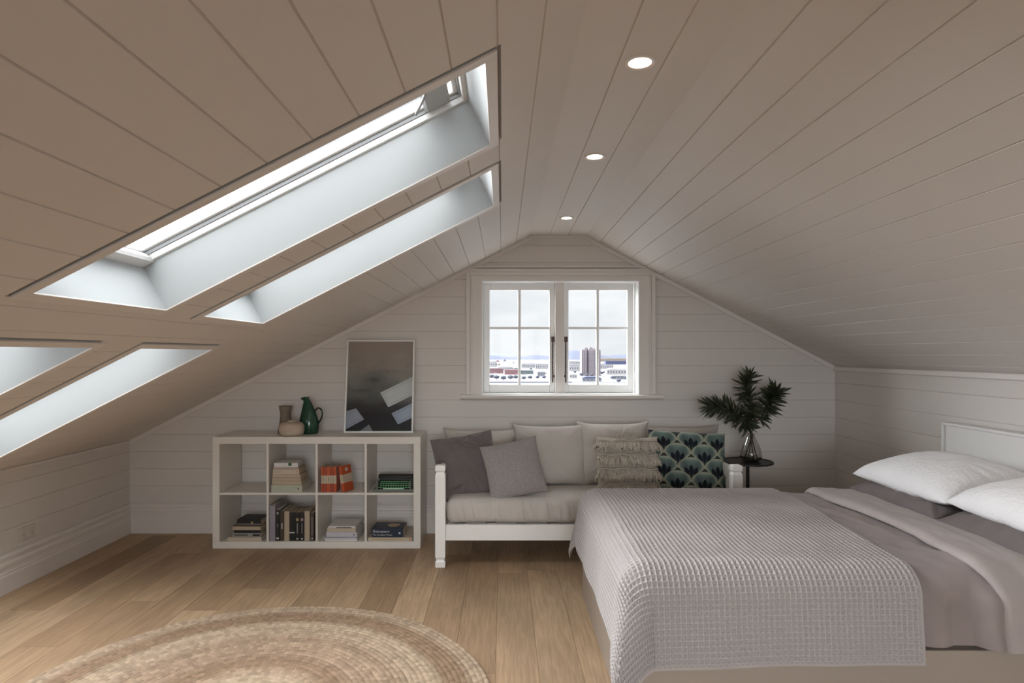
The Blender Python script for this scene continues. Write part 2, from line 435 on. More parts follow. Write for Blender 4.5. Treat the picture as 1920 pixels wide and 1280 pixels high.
# ------------------------------------------------------------------ gable window
win = struct(empty('window_1', ((WX0+WX1)/2, YB, WZ0)), 'white painted pair of four-pane casement windows in the gable wall', 'window')
wo = win.location.copy()
def wb(mb, x0,x1,y0,y1,z0,z1): return mb.box(x0-wo.x,x1-wo.x,y0-wo.y,y1-wo.y,z0-wo.z,z1-wo.z)
SY = 5.0            # sash face
mb = MB()           # reveal lining
wb(mb, WX0-.010,WX0,YB-.024,SY+.1,WZ0-.010,WZ1+.010); wb(mb, WX1,WX1+.010,YB-.024,SY+.1,WZ0-.010,WZ1+.010)
wb(mb, WX0,WX1,YB-.024,SY+.1,WZ1,WZ1+.010); wb(mb, WX0,WX1,YB-.024,SY+.1,WZ0-.010,WZ0)
mb.build('frame','sash',win)
xm = (1048.5-CX)/F*SY
wb(MB(), xm-.036, xm+.036, SY-.045, SY+.06, WZ0, WZ1).build('mullion','trim',win,bevel=.002)
def PX(px): return (px-CX)/F*SY
def PZ(py): return CH-(py-CY)/F*SY
# (sash outer x0,x1, glass x0,x1, bar)
for k,(o0,o1,g0,g1,bar) in enumerate(((907,1040,918,1030,974),(1057,1188,1066,1176.5,1120.8))):
    X0,X1 = PX(o0), PX(o1); G0,G1 = PX(g0),PX(g1); Z0,Z1 = WZ0+.002, WZ1-.004; H0,H1 = PZ(721),PZ(543.8)
    if k==0: X1 = xm-.037; X0 = WX0+.001
    else: X0 = xm+.037; X1 = max(X1, WX1-.03)
    y0,y1 = SY, SY+.045
    s = MB(); wb(s,X0,G0,y0,y1,Z0,Z1); wb(s,G1,X1,y0,y1,Z0,Z1); wb(s,G0,G1,y0,y1,Z0,H0); wb(s,G0,G1,y0,y1,H1,Z1)
    sash = s.build('sash','sash',win,bevel=.003)
    bx = PX(bar); bz = PZ(614.6)
    m_ = MB(); wb(m_,bx-.011,bx+.011,y0+.006,y1-.006,H0,H1); wb(m_,G0,bx-.011,y0+.006,y1-.006,bz-.010,bz+.010); wb(m_,bx+.011,G1,y0+.006,y1-.006,bz-.010,bz+.010)
    m_.build('glazing_bars','sash',sash,bevel=.002)
    g = MB(); wb(g,G0-.004,G1+.004,y0+.020,y0+.024,H0-.004,H1+.004); g.build('glass_pane','pane',sash)
    # casement stay: knob block on top, drilled bar, foot knob
    sx = PX(1036 if k==0 else 1060.5); st = MB()
    wb(st, sx-.005,sx+.005,y0-.016,y0-.008,PZ(717),PZ(634)); wb(st, sx-.012,sx+.014,y0-.026,y0,PZ(641),PZ(631))
    for q in range(6):
        zz = PZ(648+q*10); wb(st, sx-.007,sx+.007,y0-.019,y0-.006,zz-.002,zz+.002)
    wb(st, sx-.004,sx+.016 if k==0 else sx+.004,y0-.022,y0,PZ(707),PZ(703)) if k==0 else wb(st, sx-.016,sx+.004,y0-.022,y0,PZ(707),PZ(703))
    st.build('casement_stay','bronze',sash,bevel=.001)
portal('gable_window_portal', ((WX0+WX1)/2, SY+.09, (WZ0+WZ1)/2), (radians(90),0,radians(180)), WX1-WX0, WZ1-WZ0)
# casing + head + sill (trim)
CXa, CXb = -.281, 1.188
tr = struct(empty('trim_6', ((CXa+CXb)/2, YB, WZ0), ))
to = tr.location.copy()
def tb(mb, x0,x1,y0,y1,z0,z1): return mb.box(x0-to.x,x1-to.x,y0-to.y,y1-to.y,z0-to.z,z1-to.z)
c = MB()
for x0,x1 in ((CXa,WX0-.010),(WX1+.010,CXb)):
    tb(c,x0,x1,YB-.020,YB+.002,WZ0-.010,WZ1+.010)
c2 = []
def clipz(x, z): return min(z, zL(x)-.004, zR(x)-.004)
zt = 2.058
# head board as a clipped polygon
poly = [(CXa,WZ1+.010),(CXb,WZ1+.010),(CXb,clipz(CXb,zt)),( (2.648-zt)/.5223, zt),((zt+.004-2.2)/.5086+.0, zt),(CXa,clipz(CXa,zt))]
poly = [poly[0],poly[1],poly[2],poly[3],(max(CXa,(zt+.004-2.2)/.5086),zt)] + ([poly[5]] if clipz(CXa,zt)<zt-1e-4 else [])
c.prism(poly, lambda p,q,t:(p-to.x,t-to.y,q-to.z), YB-.020, YB+.002)
c.build('casing_board','trim',tr)
c = MB()   # raised outer moulding
for x0,x1,w in ((CXa,CXa+.028,1),(CXb-.028,CXb,1)):
    tb(c,x0,x1,YB-.034,YB-.018,WZ0,clipz(x0 if x0<0 else x1, 2.03)-.004)
tb(c,CXa+.028,CXb-.028,YB-.034,YB-.018,2.004,2.030)
tb(c,CXa+.034,CXa+.046,YB-.027,YB-.018,WZ0,2.0); tb(c,CXb-.046,CXb-.034,YB-.027,YB-.018,WZ0,2.0)
c.build('outer_moulding','trim',tr,bevel=.003)
c = MB(); tb(c,-.255,1.13,YB-.034,YB+.002,2.064,2.078); c.build('head_moulding','trim',tr,bevel=.002)
c = MB(); c.prism([(0,0),(0,.036),(.05,.036),(.062,.030),(.066,.018),(.060,.006),(.045,0)], lambda p,q,t:(t-to.x, YB-p-to.y, WZ0-.040+q-to.z), -.325, 1.243)
c.build('window_sill','trim',tr,smooth=40)

# ------------------------------------------------------------------ unseen glazed doors behind the camera, added to light the room
added_door = struct(empty('added_door_1', ((DX0+DX1)/2, YR, 0)))
do = added_door.location.copy()
def db(mb, x0,x1,y0,y1,z0,z1): return mb.box(x0-do.x,x1-do.x,y0-do.y,y1-do.y,z0-do.z,z1-do.z)
c = MB(); db(c,DX0-.08,DX0,YR-.08,YR+.02,0,DZ1+.06); db(c,DX1,DX1+.08,YR-.08,YR+.02,0,DZ1+.06); db(c,DX0,DX1,YR-.08,YR+.02,DZ1,DZ1+.06)
c.build('frame','trim',added_door,bevel=.003)
for k in range(3):
    a = DX0 + k*(DX1-DX0)/3; b_ = a + (DX1-DX0)/3
    c = MB(); db(c,a+.002,a+.07,YR-.06,YR-.02,.01,DZ1); db(c,b_-.07,b_-.002,YR-.06,YR-.02,.01,DZ1); db(c,a+.07,b_-.07,YR-.06,YR-.02,.01,.16); db(c,a+.07,b_-.07,YR-.06,YR-.02,DZ1-.08,DZ1)
    leaf = c.build('added_door_leaf','sash',added_door,bevel=.002)
    c = MB(); db(c,a+.07,b_-.07,YR-.042,YR-.038,.16,DZ1-.08); c.build('glass_pane','pane',leaf)
portal('added_door_portal', ((DX0+DX1)/2, YR-.12, DZ1/2+.05), (radians(90),0,0), DX1-DX0, DZ1-.1)

# ------------------------------------------------------------------ downlights
M['lamp'] = mat('warm_lamp_lens', (1,1,1), emit=(1.0,.80,.60), estr=16.0)
def downlight():
    r = empty('downlight')
    MB().lathe([(.034,.0),(.036,-.004),(.046,-.006),(.0485,-.003),(.0485,.001)], 48, caps=False).build('trim_ring','white' if 0 else 'trim',r,smooth=50)
    MB().lathe([(.034,0),(.0335,-.001),(.0,-.003)], 48, caps=False).build('lens','lamp',r,smooth=50)
    return r
lab = ['recessed white downlight glowing in the ceiling, nearest and largest in view','recessed white downlight glowing in the ceiling, midway along the row','recessed white downlight glowing in the ceiling closest to the gable window','recessed white downlight overhead beside the viewer','recessed white downlight near the added glazed doors']
dl = downlight()
for i,(x,y) in enumerate(HD):
    if i == 0: r = dl
    else:
        r = dl.copy(); COL.objects.link(r)
        for ch in dl.children:
            q = ch.copy(); COL.objects.link(q); q.parent = r
    r.location = (x,y,FZ); tag(r, lab[i], 'downlight', 'recessed downlights in the ridge ceiling')

# ------------------------------------------------------------------ power outlet on the left wall
po = tag(empty('power_outlet', (XL, 3.823, .308)), 'small white double power outlet low on the left wall', 'power outlet')
MB().box(0,.009,-.06,.06,-.038,.038).build('face_plate','plastic',po,bevel=.003)
for sy in (-.03,.03):
    MB().box(.009,.013,sy-.008,sy+.008,.012,.027).build('rocker_switch','plastic',po,bevel=.001)
    MB().box(.0085,.0096,sy-.007,sy-.004,-.012,.0).box(.0085,.0096,sy+.004,sy+.007,-.012,.0).box(.0085,.0096,sy-.0015,sy+.0015,-.024,-.014).build('socket_slots','greyseal',po)
# ------------------------------------------------------------------ BOOKSHELF
SHX0, SHX1, SHF, SHB = -2.079, -.587, 4.482, 4.852
shelf = tag(empty('bookshelf', ((SHX0+SHX1)/2, (SHF+SHB)/2, 0)), 'low cream white open bookshelf with eight square compartments against the back wall', 'bookshelf')
so = shelf.location.copy()
def sb(mb,x0,x1,z0,z1,y0=SHF,y1=SHB): return mb.box(x0-so.x,x1-so.x,y0-so.y,y1-so.y,z0,z1)
SH = .80
c = MB(); sb(c,SHX0,SHX1,SH-.05,SH); c.build('top_board','shelf',shelf,bevel=.0015)
c = MB(); sb(c,SHX0,SHX1,0,.05); c.build('bottom_board','shelf',shelf,bevel=.0015)
for a,b in ((SHX0,SHX0+.05),(SHX1-.05,SHX1)):
    c = MB(); sb(c,a,b,.05,SH-.05); c.build('side_panel','shelf',shelf,bevel=.0015)
bayw = (SHX1-SHX0-.1-3*.016)/4
DIV = [SHX0+.05+bayw*(k+1)+.016*k for k in range(3)]
ZM = .392
for d in DIV:
    c = MB(); sb(c,d,d+.016,.05,SH-.05,SHF+.002); c.build('divider','shelf',shelf,bevel=.001)
BAY = []
for k in range(4):
    a = SHX0+.05 + k*(bayw+.016); BAY.append((a,a+bayw))
    c = MB(); sb(c,a,a+bayw,ZM-.008,ZM+.008,SHF+.002); c.build('shelf_board','shelf',shelf,bevel=.001)
ZU, ZD = ZM+.008, .05

# ------------------------------------------------------------------ BOOKS
PAL = {'sage':(.40,.42,.33),'tan':(.42,.31,.20),'cream':(.50,.42,.32),'pink':(.36,.27,.23),'white':(.62,.60,.58),'black':(.015,.014,.014),
       'navy':(.012,.022,.045),'orange':(.42,.075,.025),'lilac':(.27,.25,.28),'browndk':(.06,.04,.03),'lav':(.50,.49,.54),'green':(.01,.09,.03),
       'grey':(.30,.29,.28),'charcoal':(.05,.05,.05),'orange_dark':(.30,.050,.020),'gold':(.40,.30,.14),'salmon':(.55,.20,.12),'darkgrey':(.1,.095,.09)}
def col(n):
    k = 'cover_'+n
    if k not in M: M[k] = mat('book_cover_'+n, PAL[n], rough=.45, vary=.05, vscale=20)
    return k
def book(label, L_, T, D, cover, page='page', face='spine', hard=False, group=None, marks=()):
    """lying flat: x length of spine (centred), y depth (spine or fore-edge at y=0 toward the viewer), z thickness"""
    r = tag(empty('book'), label, 'book', group)
    ov = .003 if hard else .0006; ct = .0025 if hard else .0008
    h = L_/2
    c = MB().box(-h,h,0,D,0,ct).box(-h,h,0,D,T-ct,T)
    if face == 'spine': c.box(-h,h,0,ct*1.6,ct,T-ct)
    else: c.box(-h,h,D-ct*1.6,D,ct,T-ct)
    cv = c.build('cover', col(cover), r, bevel=.0008)
    a, b = (ct*1.6+.0002, D-ov) if face=='spine' else (ov, D-ct*1.6-.0002)
    MB().box(-h+ov,h-ov,a,b,ct,T-ct).build('pages', page, r)
    for nm, x0,x1,z0,z1,cn in marks:      # printed fields on the face that looks at the viewer, fractions
        yy = -.0004 if face=='spine' else -.0004
        MB().box(-h+x0*L_, -h+x1*L_, yy, .0006, z0*T, z1*T).build(nm, col(cn), cv)
    return r
def put(o, x, y, z, rz=0, upright=False, lean=0):
    o.location = (x,y,z)
    o.rotation_euler = (0, -radians(90)+lean, 0) if upright else (0,0,rz)
    return o
def stack(bay, z0, xc, items, yf=SHF+.012):
    z = z0
    for it in items:
        lab, L_, T, D, cov, pg, face, hard, dx, dy, rz, marks = it
        b = book(lab, L_, T, D, cov, pg, face, hard, None, marks)
        put(b, xc+dx, yf+dy, z, radians(rz)); z += T+.0006
# upper second bay
stack(1, ZU, BAY[1][0]+.125, [
 ('sage green book with small dark emblem, lowest in the pile beside the orange paperbacks',.222,.054,.20,'sage','page_w','spine',0,0,.0,0,[('spine_emblem',.86,.90,.35,.6,'charcoal')]),
 ('thin browned paperback lying directly on the sage green book',.215,.026,.15,'tan','page','pages',0,.000,.003,-.5,[]),
 ('browned paperback second up from the sage green book',.206,.023,.15,'tan','page','pages',0,-.002,.002,.8,[]),
 ('browned paperback third up from the sage green book',.204,.024,.15,'tan','page','pages',0,-.002,.004,-.6,[]),
 ('cream book with faint spine lettering, in the middle of the upper book pile',.190,.034,.14,'cream','page','spine',0,-.005,.004,.5,[('spine_lettering',.08,.30,.42,.56,'grey'),('spine_mark',.88,.94,.4,.6,'salmon')]),
 ('slim dusty pink book, third from the top of the upper book pile',.185,.014,.14,'pink','page','spine',0,-.006,.004,-1,[]),
 ('slim white book under the green banded book in the upper pile',.172,.011,.14,'white','page_w','spine',0,-.006,.006,1,[]),
 ('white book with a dark green cover panel and spine band, topmost of the upper pile',.172,.021,.14,'white','page_w','spine',0,-.006,.004,-.8,[('spine_band',.60,.74,-.0,1.02,'green')]),
])
# green panel on the topmost cover
# lower first bay
stack(0, ZD, BAY[0][0]+.175, [
 ('large cream book at the bottom of the lower left pile',.245,.027,.25,'cream','page_w','spine',1,.0,.0,0,[]),
 ('grey patterned book with dark lettering, second from the bottom of the lower left pile',.205,.028,.19,'grey','page','spine',0,.012,.006,-1,[('spine_lettering',.06,.55,.3,.7,'darkgrey'),('spine_title',.72,.97,.25,.75,'black')]),
 ('slim black book in the middle of the lower left pile',.190,.020,.18,'black','page','spine',0,.016,.008,1.5,[]),
 ('brown book with browned page edges facing out in the lower left pile',.205,.028,.18,'browndk','page','pages',0,.012,.004,-.5,[]),
 ('dark brown slim book, second from the top of the lower left pile',.185,.013,.17,'browndk','page','spine',0,.022,.008,2,[]),
 ('black book with a pale cover picture, topmost of the lower left pile',.178,.034,.15,'black','page','spine',0,.030,.006,-3,[('spine_mark',.58,.66,.1,.6,'gold'),('spine_stripe',0.02,.98,.0,.12,'grey')]),
])
# lower third bay
stack(2, ZD, BAY[2][0]+.165, [
 ('large white magazine at the bottom of the white pile in the lower third compartment',.232,.013,.24,'white','page_w','spine',0,0,.0,0,[]),
 ('large pale lavender magazine, second from the bottom of the white pile',.236,.013,.24,'lav','page_w','spine',0,-.002,.002,.6,[('spine_line',0,1,.85,1.01,'charcoal')]),
 ('pale lavender book with a small grey emblem, middle of the white pile',.222,.036,.20,'lav','page_w','spine',0,.003,.004,-.6,[('spine_emblem',.88,.92,.35,.65,'darkgrey')]),
 ('off-white book with plain spine, second from the top of the white pile',.205,.028,.19,'cream','page_w','spine',0,.0,.006,0,[]),
 ('white book with a grey smudged cover, topmost of the white pile',.200,.012,.22,'white','page_w','spine',0,.004,.006,-1.5,[('cover_smudge',.3,.85,.0,.55,'charcoal')]),
])
# lower fourth bay
stack(3, ZD, BAY[3][0]+.165, [
 ('large cream book with faint lettering lying under the navy book',.318,.025,.25,'cream','page_w','spine',0,0,.0,0,[('spine_lettering',.08,.80,.4,.6,'gold'),('spine_mark',.93,.98,.2,.8,'salmon')]),
])
nb = book('thick navy book with white title lettering, lying on the large cream book', .228,.062,.17,'navy','page','spine')
put(nb, BAY[3][0]+.145, SHF+.018, ZD+.0262, radians(-1))
def lettering(txt, size, x, z, parent, m, y=-.0012, name='title_lettering'):
    cu = bpy.data.curves.new('t','FONT'); cu.body = txt; cu.size = size; cu.extrude = .0003
    o = bpy.data.objects.new('t', cu); COL.objects.link(o)
    dg = bpy.context.evaluated_depsgraph_get(); me = bpy.data.meshes.new_from_object(o.evaluated_get(dg))
    bpy.data.objects.remove(o); bpy.data.curves.remove(cu)
    R = Matrix.Rotation(radians(90),4,'X'); me.transform(Matrix.Translation((x,y,z)) @ R)
    o = link(name, me, m, parent, fix=False); return o
me_w = col('white')
lettering('Shakespeare', .024, -.105, .034, nb.children[0], me_w)
lettering('The Complete Works', .0155, -.105, .012, nb.children[0], me_w)
MB().box(.082,.094,-.001,0,.024,.036).build('spine_emblem', me_w, nb.children[0])
MB().prism([(-.02,.03),(.02,.03),(.045,.06),(.04,.11),(-.02,.12),(-.05,.08)], lambda p,q,t:(p+.03,q+.02,t), .062,.0626).build('cover_picture', col('tan'), nb.children[0])
# orange paperbacks, upright
ox = BAY[2][0]+.022
og = 'orange paperbacks in the upper third compartment'
def orange(label, T, hd=.182):
    b = book(label, hd, T, .112, ('orange','orange_dark')[ol.index(label)%2] if label in ol else 'orange','page','spine',0,og,[('spine_band',.345,.665,-.0,1.0,'cream'),('spine_lettering',.42,.60,.42,.56,'darkgrey')])
    h = hd/2
    return b
ol = ['orange and cream paperback standing at the left end of the orange row','orange and cream paperback, second from the left in the orange row','orange and cream paperback, third and thickest of the orange row','orange and cream paperback, fourth in the orange row','orange and cream paperback, last upright one beside the leaning copy']
x = ox
for k,(T,cl) in enumerate(((.014,0),(.021,0),(.027,0),(.019,0),(.022,0))):
    b = orange(ol[k], T); x += T
    # upright: local x -> up, local z -> -x
    put(b, x, SHF+.012, ZU+.091+.0005, upright=True); x += .0016
b = orange('orange and cream paperback leaning at an angle against the orange row', .022, .186)
b.rotation_euler = (Matrix.Rotation(radians(-22),4,'Z') @ Matrix.Rotation(-radians(90)-radians(9.5),4,'Y')).to_euler()
h = .093
b.location = (x+.046, SHF+.006, ZU+.0955)
for nm,z0,z1,yy0,yy1,cn in (('cover_band',.345,.665,.0,.112,'cream'),('cover_roundel',.0,.0,0,0,'cream')):
    if nm=='cover_band': MB().box(-.093+z0*.186,-.093+z1*.186,yy0,yy1,-.0006,.0002).build(nm,col(cn),b.children[0])
    else: MB().prism([(.072+.015*cos(u)-.008, .056+.019*sin(u)) for u in np.linspace(0,2*pi,25)[:-1]], lambda p,q,t:(p,q,t), -.0008,.0002).build(nm,col(cn),b.children[0])
# lower second bay: upright row
x = BAY[1][0]+.003
ug = 'books standing in the lower second compartment'
row = [('tall lilac grey hardback standing at the far left of the lower upright row',.255,.028,.22,'lilac','page_w','spine',1,.0,[]),
 ('black book with pale round spine marks next to the tall lilac hardback',.222,.022,.20,'black','page_w','spine',0,.002,[('spine_roundel',.86,.94,.25,.75,'grey'),('spine_marks',.45,.55,.25,.75,'darkgrey'),('spine_foot_mark',.06,.11,.2,.8,'white')]),
 ('dark brown book with faint pattern, third in the lower upright row',.214,.018,.18,'browndk','page_w','spine',0,.003,[('spine_marks',.4,.6,.25,.75,'grey')]),
 ('browned paperback with page edges facing out, left of the three black spines',.212,.026,.16,'tan','page','pages',0,.006,[]),
 ('black book with a white label near its foot, first of the three black spines',.205,.027,.13,'black','page','spine',0,.004,[('spine_label',.27,.31,.02,.98,'white')]),
 ('black book with a tan roundel and white title, middle of the three black spines',.205,.023,.13,'black','page','spine',0,.004,[('spine_roundel',.70,.79,.22,.78,'gold'),('spine_title',.26,.62,.4,.6,'grey'),('spine_emblem',.05,.10,.3,.7,'white')]),
 ('black book with a dull red roundel, last of the three black spines',.205,.022,.13,'black','page','spine',0,.004,[('spine_roundel',.70,.79,.22,.78,'pink'),('spine_title',.26,.62,.42,.58,'grey'),('spine_emblem',.05,.10,.3,.7,'white')]),
 ('browned paperback with page edges facing out, right of the three black spines',.214,.026,.16,'tan','page','pages',0,.006,[]),
 ('near black book with fine spine lettering at the right end of the lower row',.202,.019,.15,'browndk','page','spine',0,.004,[('spine_title',.2,.85,.45,.6,'grey'),('spine_emblem',.06,.11,.3,.7,'white')])]
gapx = [0,.0,.001,.0015,.001,.0005,.0005,.001,.004]
tot = sum(r[2] for r in row)
for r,g in zip(row,gapx):
    lab,L_,T,D,cov,pg,face,hard,dy,mk = r
    T *= (bayw-.016)/ (tot+.0095) * .985
    b = book(lab,L_,T,D,cov,pg,face,hard,ug,mk); x += T+g+.0008
    put(b, x, SHF+.012+dy, ZD+L_/2+.0004, upright=True)

# ------------------------------------------------------------------ TYPEWRITER in the upper fourth bay
ty = tag(empty('typewriter', (BAY[3][0]+.187, SHF+.014, ZU)), 'grey green portable typewriter with mint green keys in the upper right compartment', 'typewriter')
HW = .145
def typ_body():
    rings = []
    for y, zb, zt, w in ((.0,.004,.012,HW-.006),(.004,.0,.020,HW),(.10,.0,.028,HW),(.112,.0,.060,HW),(.16,.0,.072,HW-.002),(.27,.0,.074,HW-.004),(.30,.0,.060,HW-.008),(.305,.006,.05,HW-.014)):
        r = []
        for a in range(24):
            u = 2*pi*a/24; cu, su = cos(u), sin(u)
            ex = .22
            X = w*np.sign(cu)*abs(cu)**ex; Z = (zt+zb)/2 + (zt-zb)/2*np.sign(su)*abs(su)**ex
            r.append((X,y,Z))
        rings.append(r)
    return MB().loft(rings)
typ_body().build('body','typebody',ty,smooth=35)
kb = MB(); kb.prism([(.012,.014),(.104,.058),(.104,.066),(.012,.022)], lambda p,q,t:(t,p,q), -.118,.118); kb.build('keyboard_bed','black',ty,bevel=.002)
for s in (-1,1): 
    MB().box(s*.118-.003+ (0 if s>0 else -.006),s*.118+.009-(0 if s>0 else .003),.012,.104,.012,.075).build('side_cheek','typebody',ty,bevel=.003)
key = None
for rr in range(4):
    nk = 12 if rr else 11
    for k in range(nk):
        X = (k-(nk-1)/2)*.0182 + (.004 if rr%2 else 0); yy = .024+rr*.0205; zz = .0205+rr*.0100+.006
        if key is None:
            key = MB().lathe([(.004,-.006),(.004,0),(.0074,.001),(.0076,.0035),(.0065,.0042),(.0,.0035)], 14).build('key','typekey',ty,smooth=40)
            q = key
        else:
            q = key.copy(); COL.objects.link(q)
        q.location = (X,yy,zz); q.rotation_euler = (radians(12),0,0)
MB().box(-.075,.075,.011,.019,.016,.026).build('space_bar','typekey_w',ty,bevel=.002)
for s in (-1,1): MB().lathe([(.004,-.004),(.008,0),(.0085,.004),(0,.0045)],14,(s*.108,.03,.026)).build('shift_key','typekey_w',ty,smooth=40)
MB().box(-.12,.12,.112,.150,.060,.078).build('type_basket','black',ty,bevel=.004)
rb = MB(); rb.tube([(-.14,.215,.072),(.14,.215,.072)], .018, 20); rb.build('platen','black',ty,smooth=40)
for s in (-1,1): MB().tube([(s*.138,.215,.072),(s*.1465,.215,.072)], .013, 16).build('platen_knob','black',ty,smooth=40)

# ------------------------------------------------------------------ things on the shelf
zs = SH
def shelfX(px, Y): return (px-CX)/F*Y
v1 = tag(empty('clay_vase', (shelfX(535.5,4.70), 4.70, zs)), 'small waisted taupe clay vase behind the round pale pot', 'vase')
MB().lathe([(.0,.0),(.052,.0),(.056,.006),(.054,.02),(.047,.06),(.041,.10),(.038,.13),(.039,.155),(.045,.185),(.049,.203),(.047,.204),(.041,.18),(.036,.15),(.036,.12),(.0,.06)], 48, caps=False).build('vessel','clay',v1,smooth=60)
v2 = tag(empty('clay_pot', (shelfX(547,4.58), 4.58, zs)), 'squat round pale clay pot with tiny neck in front on the bookshelf', 'pot')
MB().lathe([(.0,.0),(.070,.0),(.082,.008),(.089,.03),(.090,.055),(.087,.075),(.074,.092),(.05,.097),(.032,.099),(.031,.108),(.027,.109),(.025,.097),(.0,.09)], 56, caps=False).build('vessel','clay_lt',v2,smooth=60)
j = tag(empty('jug', (shelfX(580,4.68), 4.68, zs)), 'dark green glazed ceramic jug with curled handle and beaked spout', 'jug')
def jug():
    rings = []
    prof = [(.0,.0,0),(.072,.0,0),(.077,.01,0),(.083,.045,0),(.084,.085,-.001),(.074,.125,-.003),(.060,.165,-.006),(.047,.20,-.010),(.036,.228,-.014),(.027,.252,-.019),(.022,.266,-.023)]
    n = 40
    for r,z,dx in prof:
        rings.append([(dx+r*.86*cos(2*pi*i/n), r*.8*sin(2*pi*i/n), z) for i in range(n)])
    # lip with a beak pointing to -x
    for k,(rr,zz) in enumerate(((.022,.272),(.018,.270))):
        ring=[]
        for i in range(n):
            u = 2*pi*i/n; bk = max(0,-cos(u))**6
            ring.append((-.026+(rr+.020*bk)*cos(u)*1.0, rr*.75*sin(u), zz+.006*cos(u)*-1*.3 - .012*bk + (.006 if cos(u)>0 else 0)*cos(u)))
        rings.append(ring)
    rings.append([(-.02+.012*cos(2*pi*i/n), .01*sin(2*pi*i/n), .235) for i in range(n)])
    return MB().loft(rings)
jug().build('vessel','jug',j,smooth=70)
hp = [(.036,0,.148),(.050,0,.178),(.068,0,.189),(.086,0,.182),(.097,0,.155),(.094,0,.125),(.082,0,.098),(.068,0,.078)]
def smooth_path(P, n=30):
    P = [Vector(p) for p in P]; out = []
    for i in range(len(P)-1):
        p0 = P[max(i-1,0)]; p1=P[i]; p2=P[i+1]; p3=P[min(i+2,len(P)-1)]
        m_ = max(2, n//(len(P)-1))
        for k in range(m_):
            t = k/m_
            out.append(.5*((2*p1)+(-p0+p2)*t+(2*p0-5*p1+4*p2-p3)*t*t+(-p0+3*p1-3*p2+p3)*t**3))
    out.append(P[-1]); return out
MB().tube(smooth_path(hp), .0065, 10).build('handle','jugdark',j,smooth=60)

# framed print
fr = tag(empty('framed_print', (-.937, 4.722, zs)), 'tall framed dark cloudy print with pale tilted rectangles leaning on the wall', 'picture frame')
lean = math.asin(min(.95,(4.855-4.722-.02)/.715))
fr.rotation_euler = (-lean,0,radians(1.0))
FWd, FHt = .522, .712; hw = FWd/2
c = MB().box(-hw,-hw+.012,0,.022,0,FHt).box(hw-.012,hw,0,.022,0,FHt).box(-hw+.012,hw-.012,0,.022,0,.012).box(-hw+.012,hw-.012,0,.022,FHt-.012,FHt)
c.build('frame','white',fr,bevel=.001)
MB().box(-hw+.010,hw-.010,.016,.020,.010,FHt-.010).build('backing_board','shelf',fr)
nx, nz = 220, 300
U, Vv = np.meshgrid(np.linspace(0,1,nx), np.linspace(0,1,nz), indexing='ij')   # V from top
P3 = np.stack([(-hw+.012)+U*(FWd-.024), np.full_like(U,.014), (FHt-.012)-Vv*(FHt-.024)], -1)
def s2l(c): c = np.array(c)/255.; return np.where(c<=.04045, c/12.92, ((c+.055)/1.055)**2.4)
def artcolor():
    base = np.zeros(U.shape+(3,))
    stops = [(0,(150,138,130)),(.3,(142,134,126)),(.42,(118,118,112)),(.62,(98,100,97)),(.72,(52,50,50)),(.80,(28,24,25)),(1,(18,16,20))]
    pos = [s[0] for s in stops]
    cl = np.array([s2l(s[1]) for s in stops])
    Vw = np.clip(Vv + .06*fbm(U*2.2, Vv*5, 3), 0, 1)
    for k in range(3): base[...,k] = np.interp(Vw, pos, cl[:,k])
    cloud = fbm(U*2.5, Vv*7, 5)*.45 + fbm(U*8, Vv*16, 6)*.15
    base *= (1+cloud*np.exp(-((Vv-.45)/.3)**2))[...,None]
    base *= (1 - .55*np.exp(-((U-.40)/.12)**2-((Vv-.43)/.035)**2))[...,None]
    base *= (1 - .35*np.exp(-((U-.22)/.14)**2-((Vv-.55)/.02)**2))[...,None]
    def quad(pts, c, edge=(190,195,195)):
        pts = [((x-68)/775., (y-122)/1072.) for x,y in pts]
        inside = np.ones(U.shape, bool); dist = np.full(U.shape, 9.)
        n = len(pts); cx = sum(p[0] for p in pts)/n; cy = sum(p[1] for p in pts)/n
        for i in range(n):
            (x0,y0),(x1,y1) = pts[i], pts[(i+1)%n]
            s = (x1-x0)*(Vv-y0)-(y1-y0)*(U-x0); sc = (x1-x0)*(cy-y0)-(y1-y0)*(cx-x0)
            s = s*np.sign(sc); inside &= s>0
            dist = np.minimum(dist, s/math.hypot(x1-x0,y1-y0))
        cc = s2l(c)[None,:]*(1+.12*fbm(U*6,Vv*6,9)[...,None]) if False else (s2l(c)*(1+.12*fbm(U*6,Vv*6,9)[...,None]))
        base[inside] = cc[inside]
        e = inside & (dist>.018) & (dist<.026); base[e] *= .75
    quad([(460,740),(560,912),(835,775),(900,520)][:4], (185,192,190))
    quad([(600,985),(680,1115),(900,1010),(900,835)], (150,162,178))
    quad([(-30,985),(180,925),(280,1055),(-30,1225)], (142,148,160))
    quad([(200,1215),(340,1115),(395,1215)], (118,122,124))
    return base
me = grid_mesh(P3); set_color(me, artcolor()); M['art'] = attr_mat('cloudy_art_print', rough=.35)
link('print','art' if 0 else me, 'art', fr, smooth=180, fix=False)

# ------------------------------------------------------------------ DAYBED
DX = (-.438, 1.565); DYF, DYB = 4.067, 4.80
dbed = tag(empty('daybed', ((DX[0]+DX[1])/2, (DYF+DYB)/2, 0)), 'white painted wooden daybed frame with square capped posts under the gable window', 'daybed')
o_ = dbed.location.copy(); hp_ = .033
prof = [(.026,0),(.033,.006),(.033,.040),(.027,.047),(.025,.053),(.027,.058),(.033,.070),(.033,.606),(.027,.618),(.025,.624),(.028,.629),(.033,.634),(.033,.660),(.029,.668),(.02,.670)]
for px_ in (DX[0]+hp_, DX[1]-hp_):
    for py_ in (DYF+hp_, DYB-hp_):
        MB().square_post(prof, px_-o_.x, py_-o_.y).build('leg','white',dbed,bevel=.0015)
def ob(mb,x0,x1,y0,y1,z0,z1): return mb.box(x0-o_.x,x1-o_.x,y0-o_.y,y1-o_.y,z0,z1)
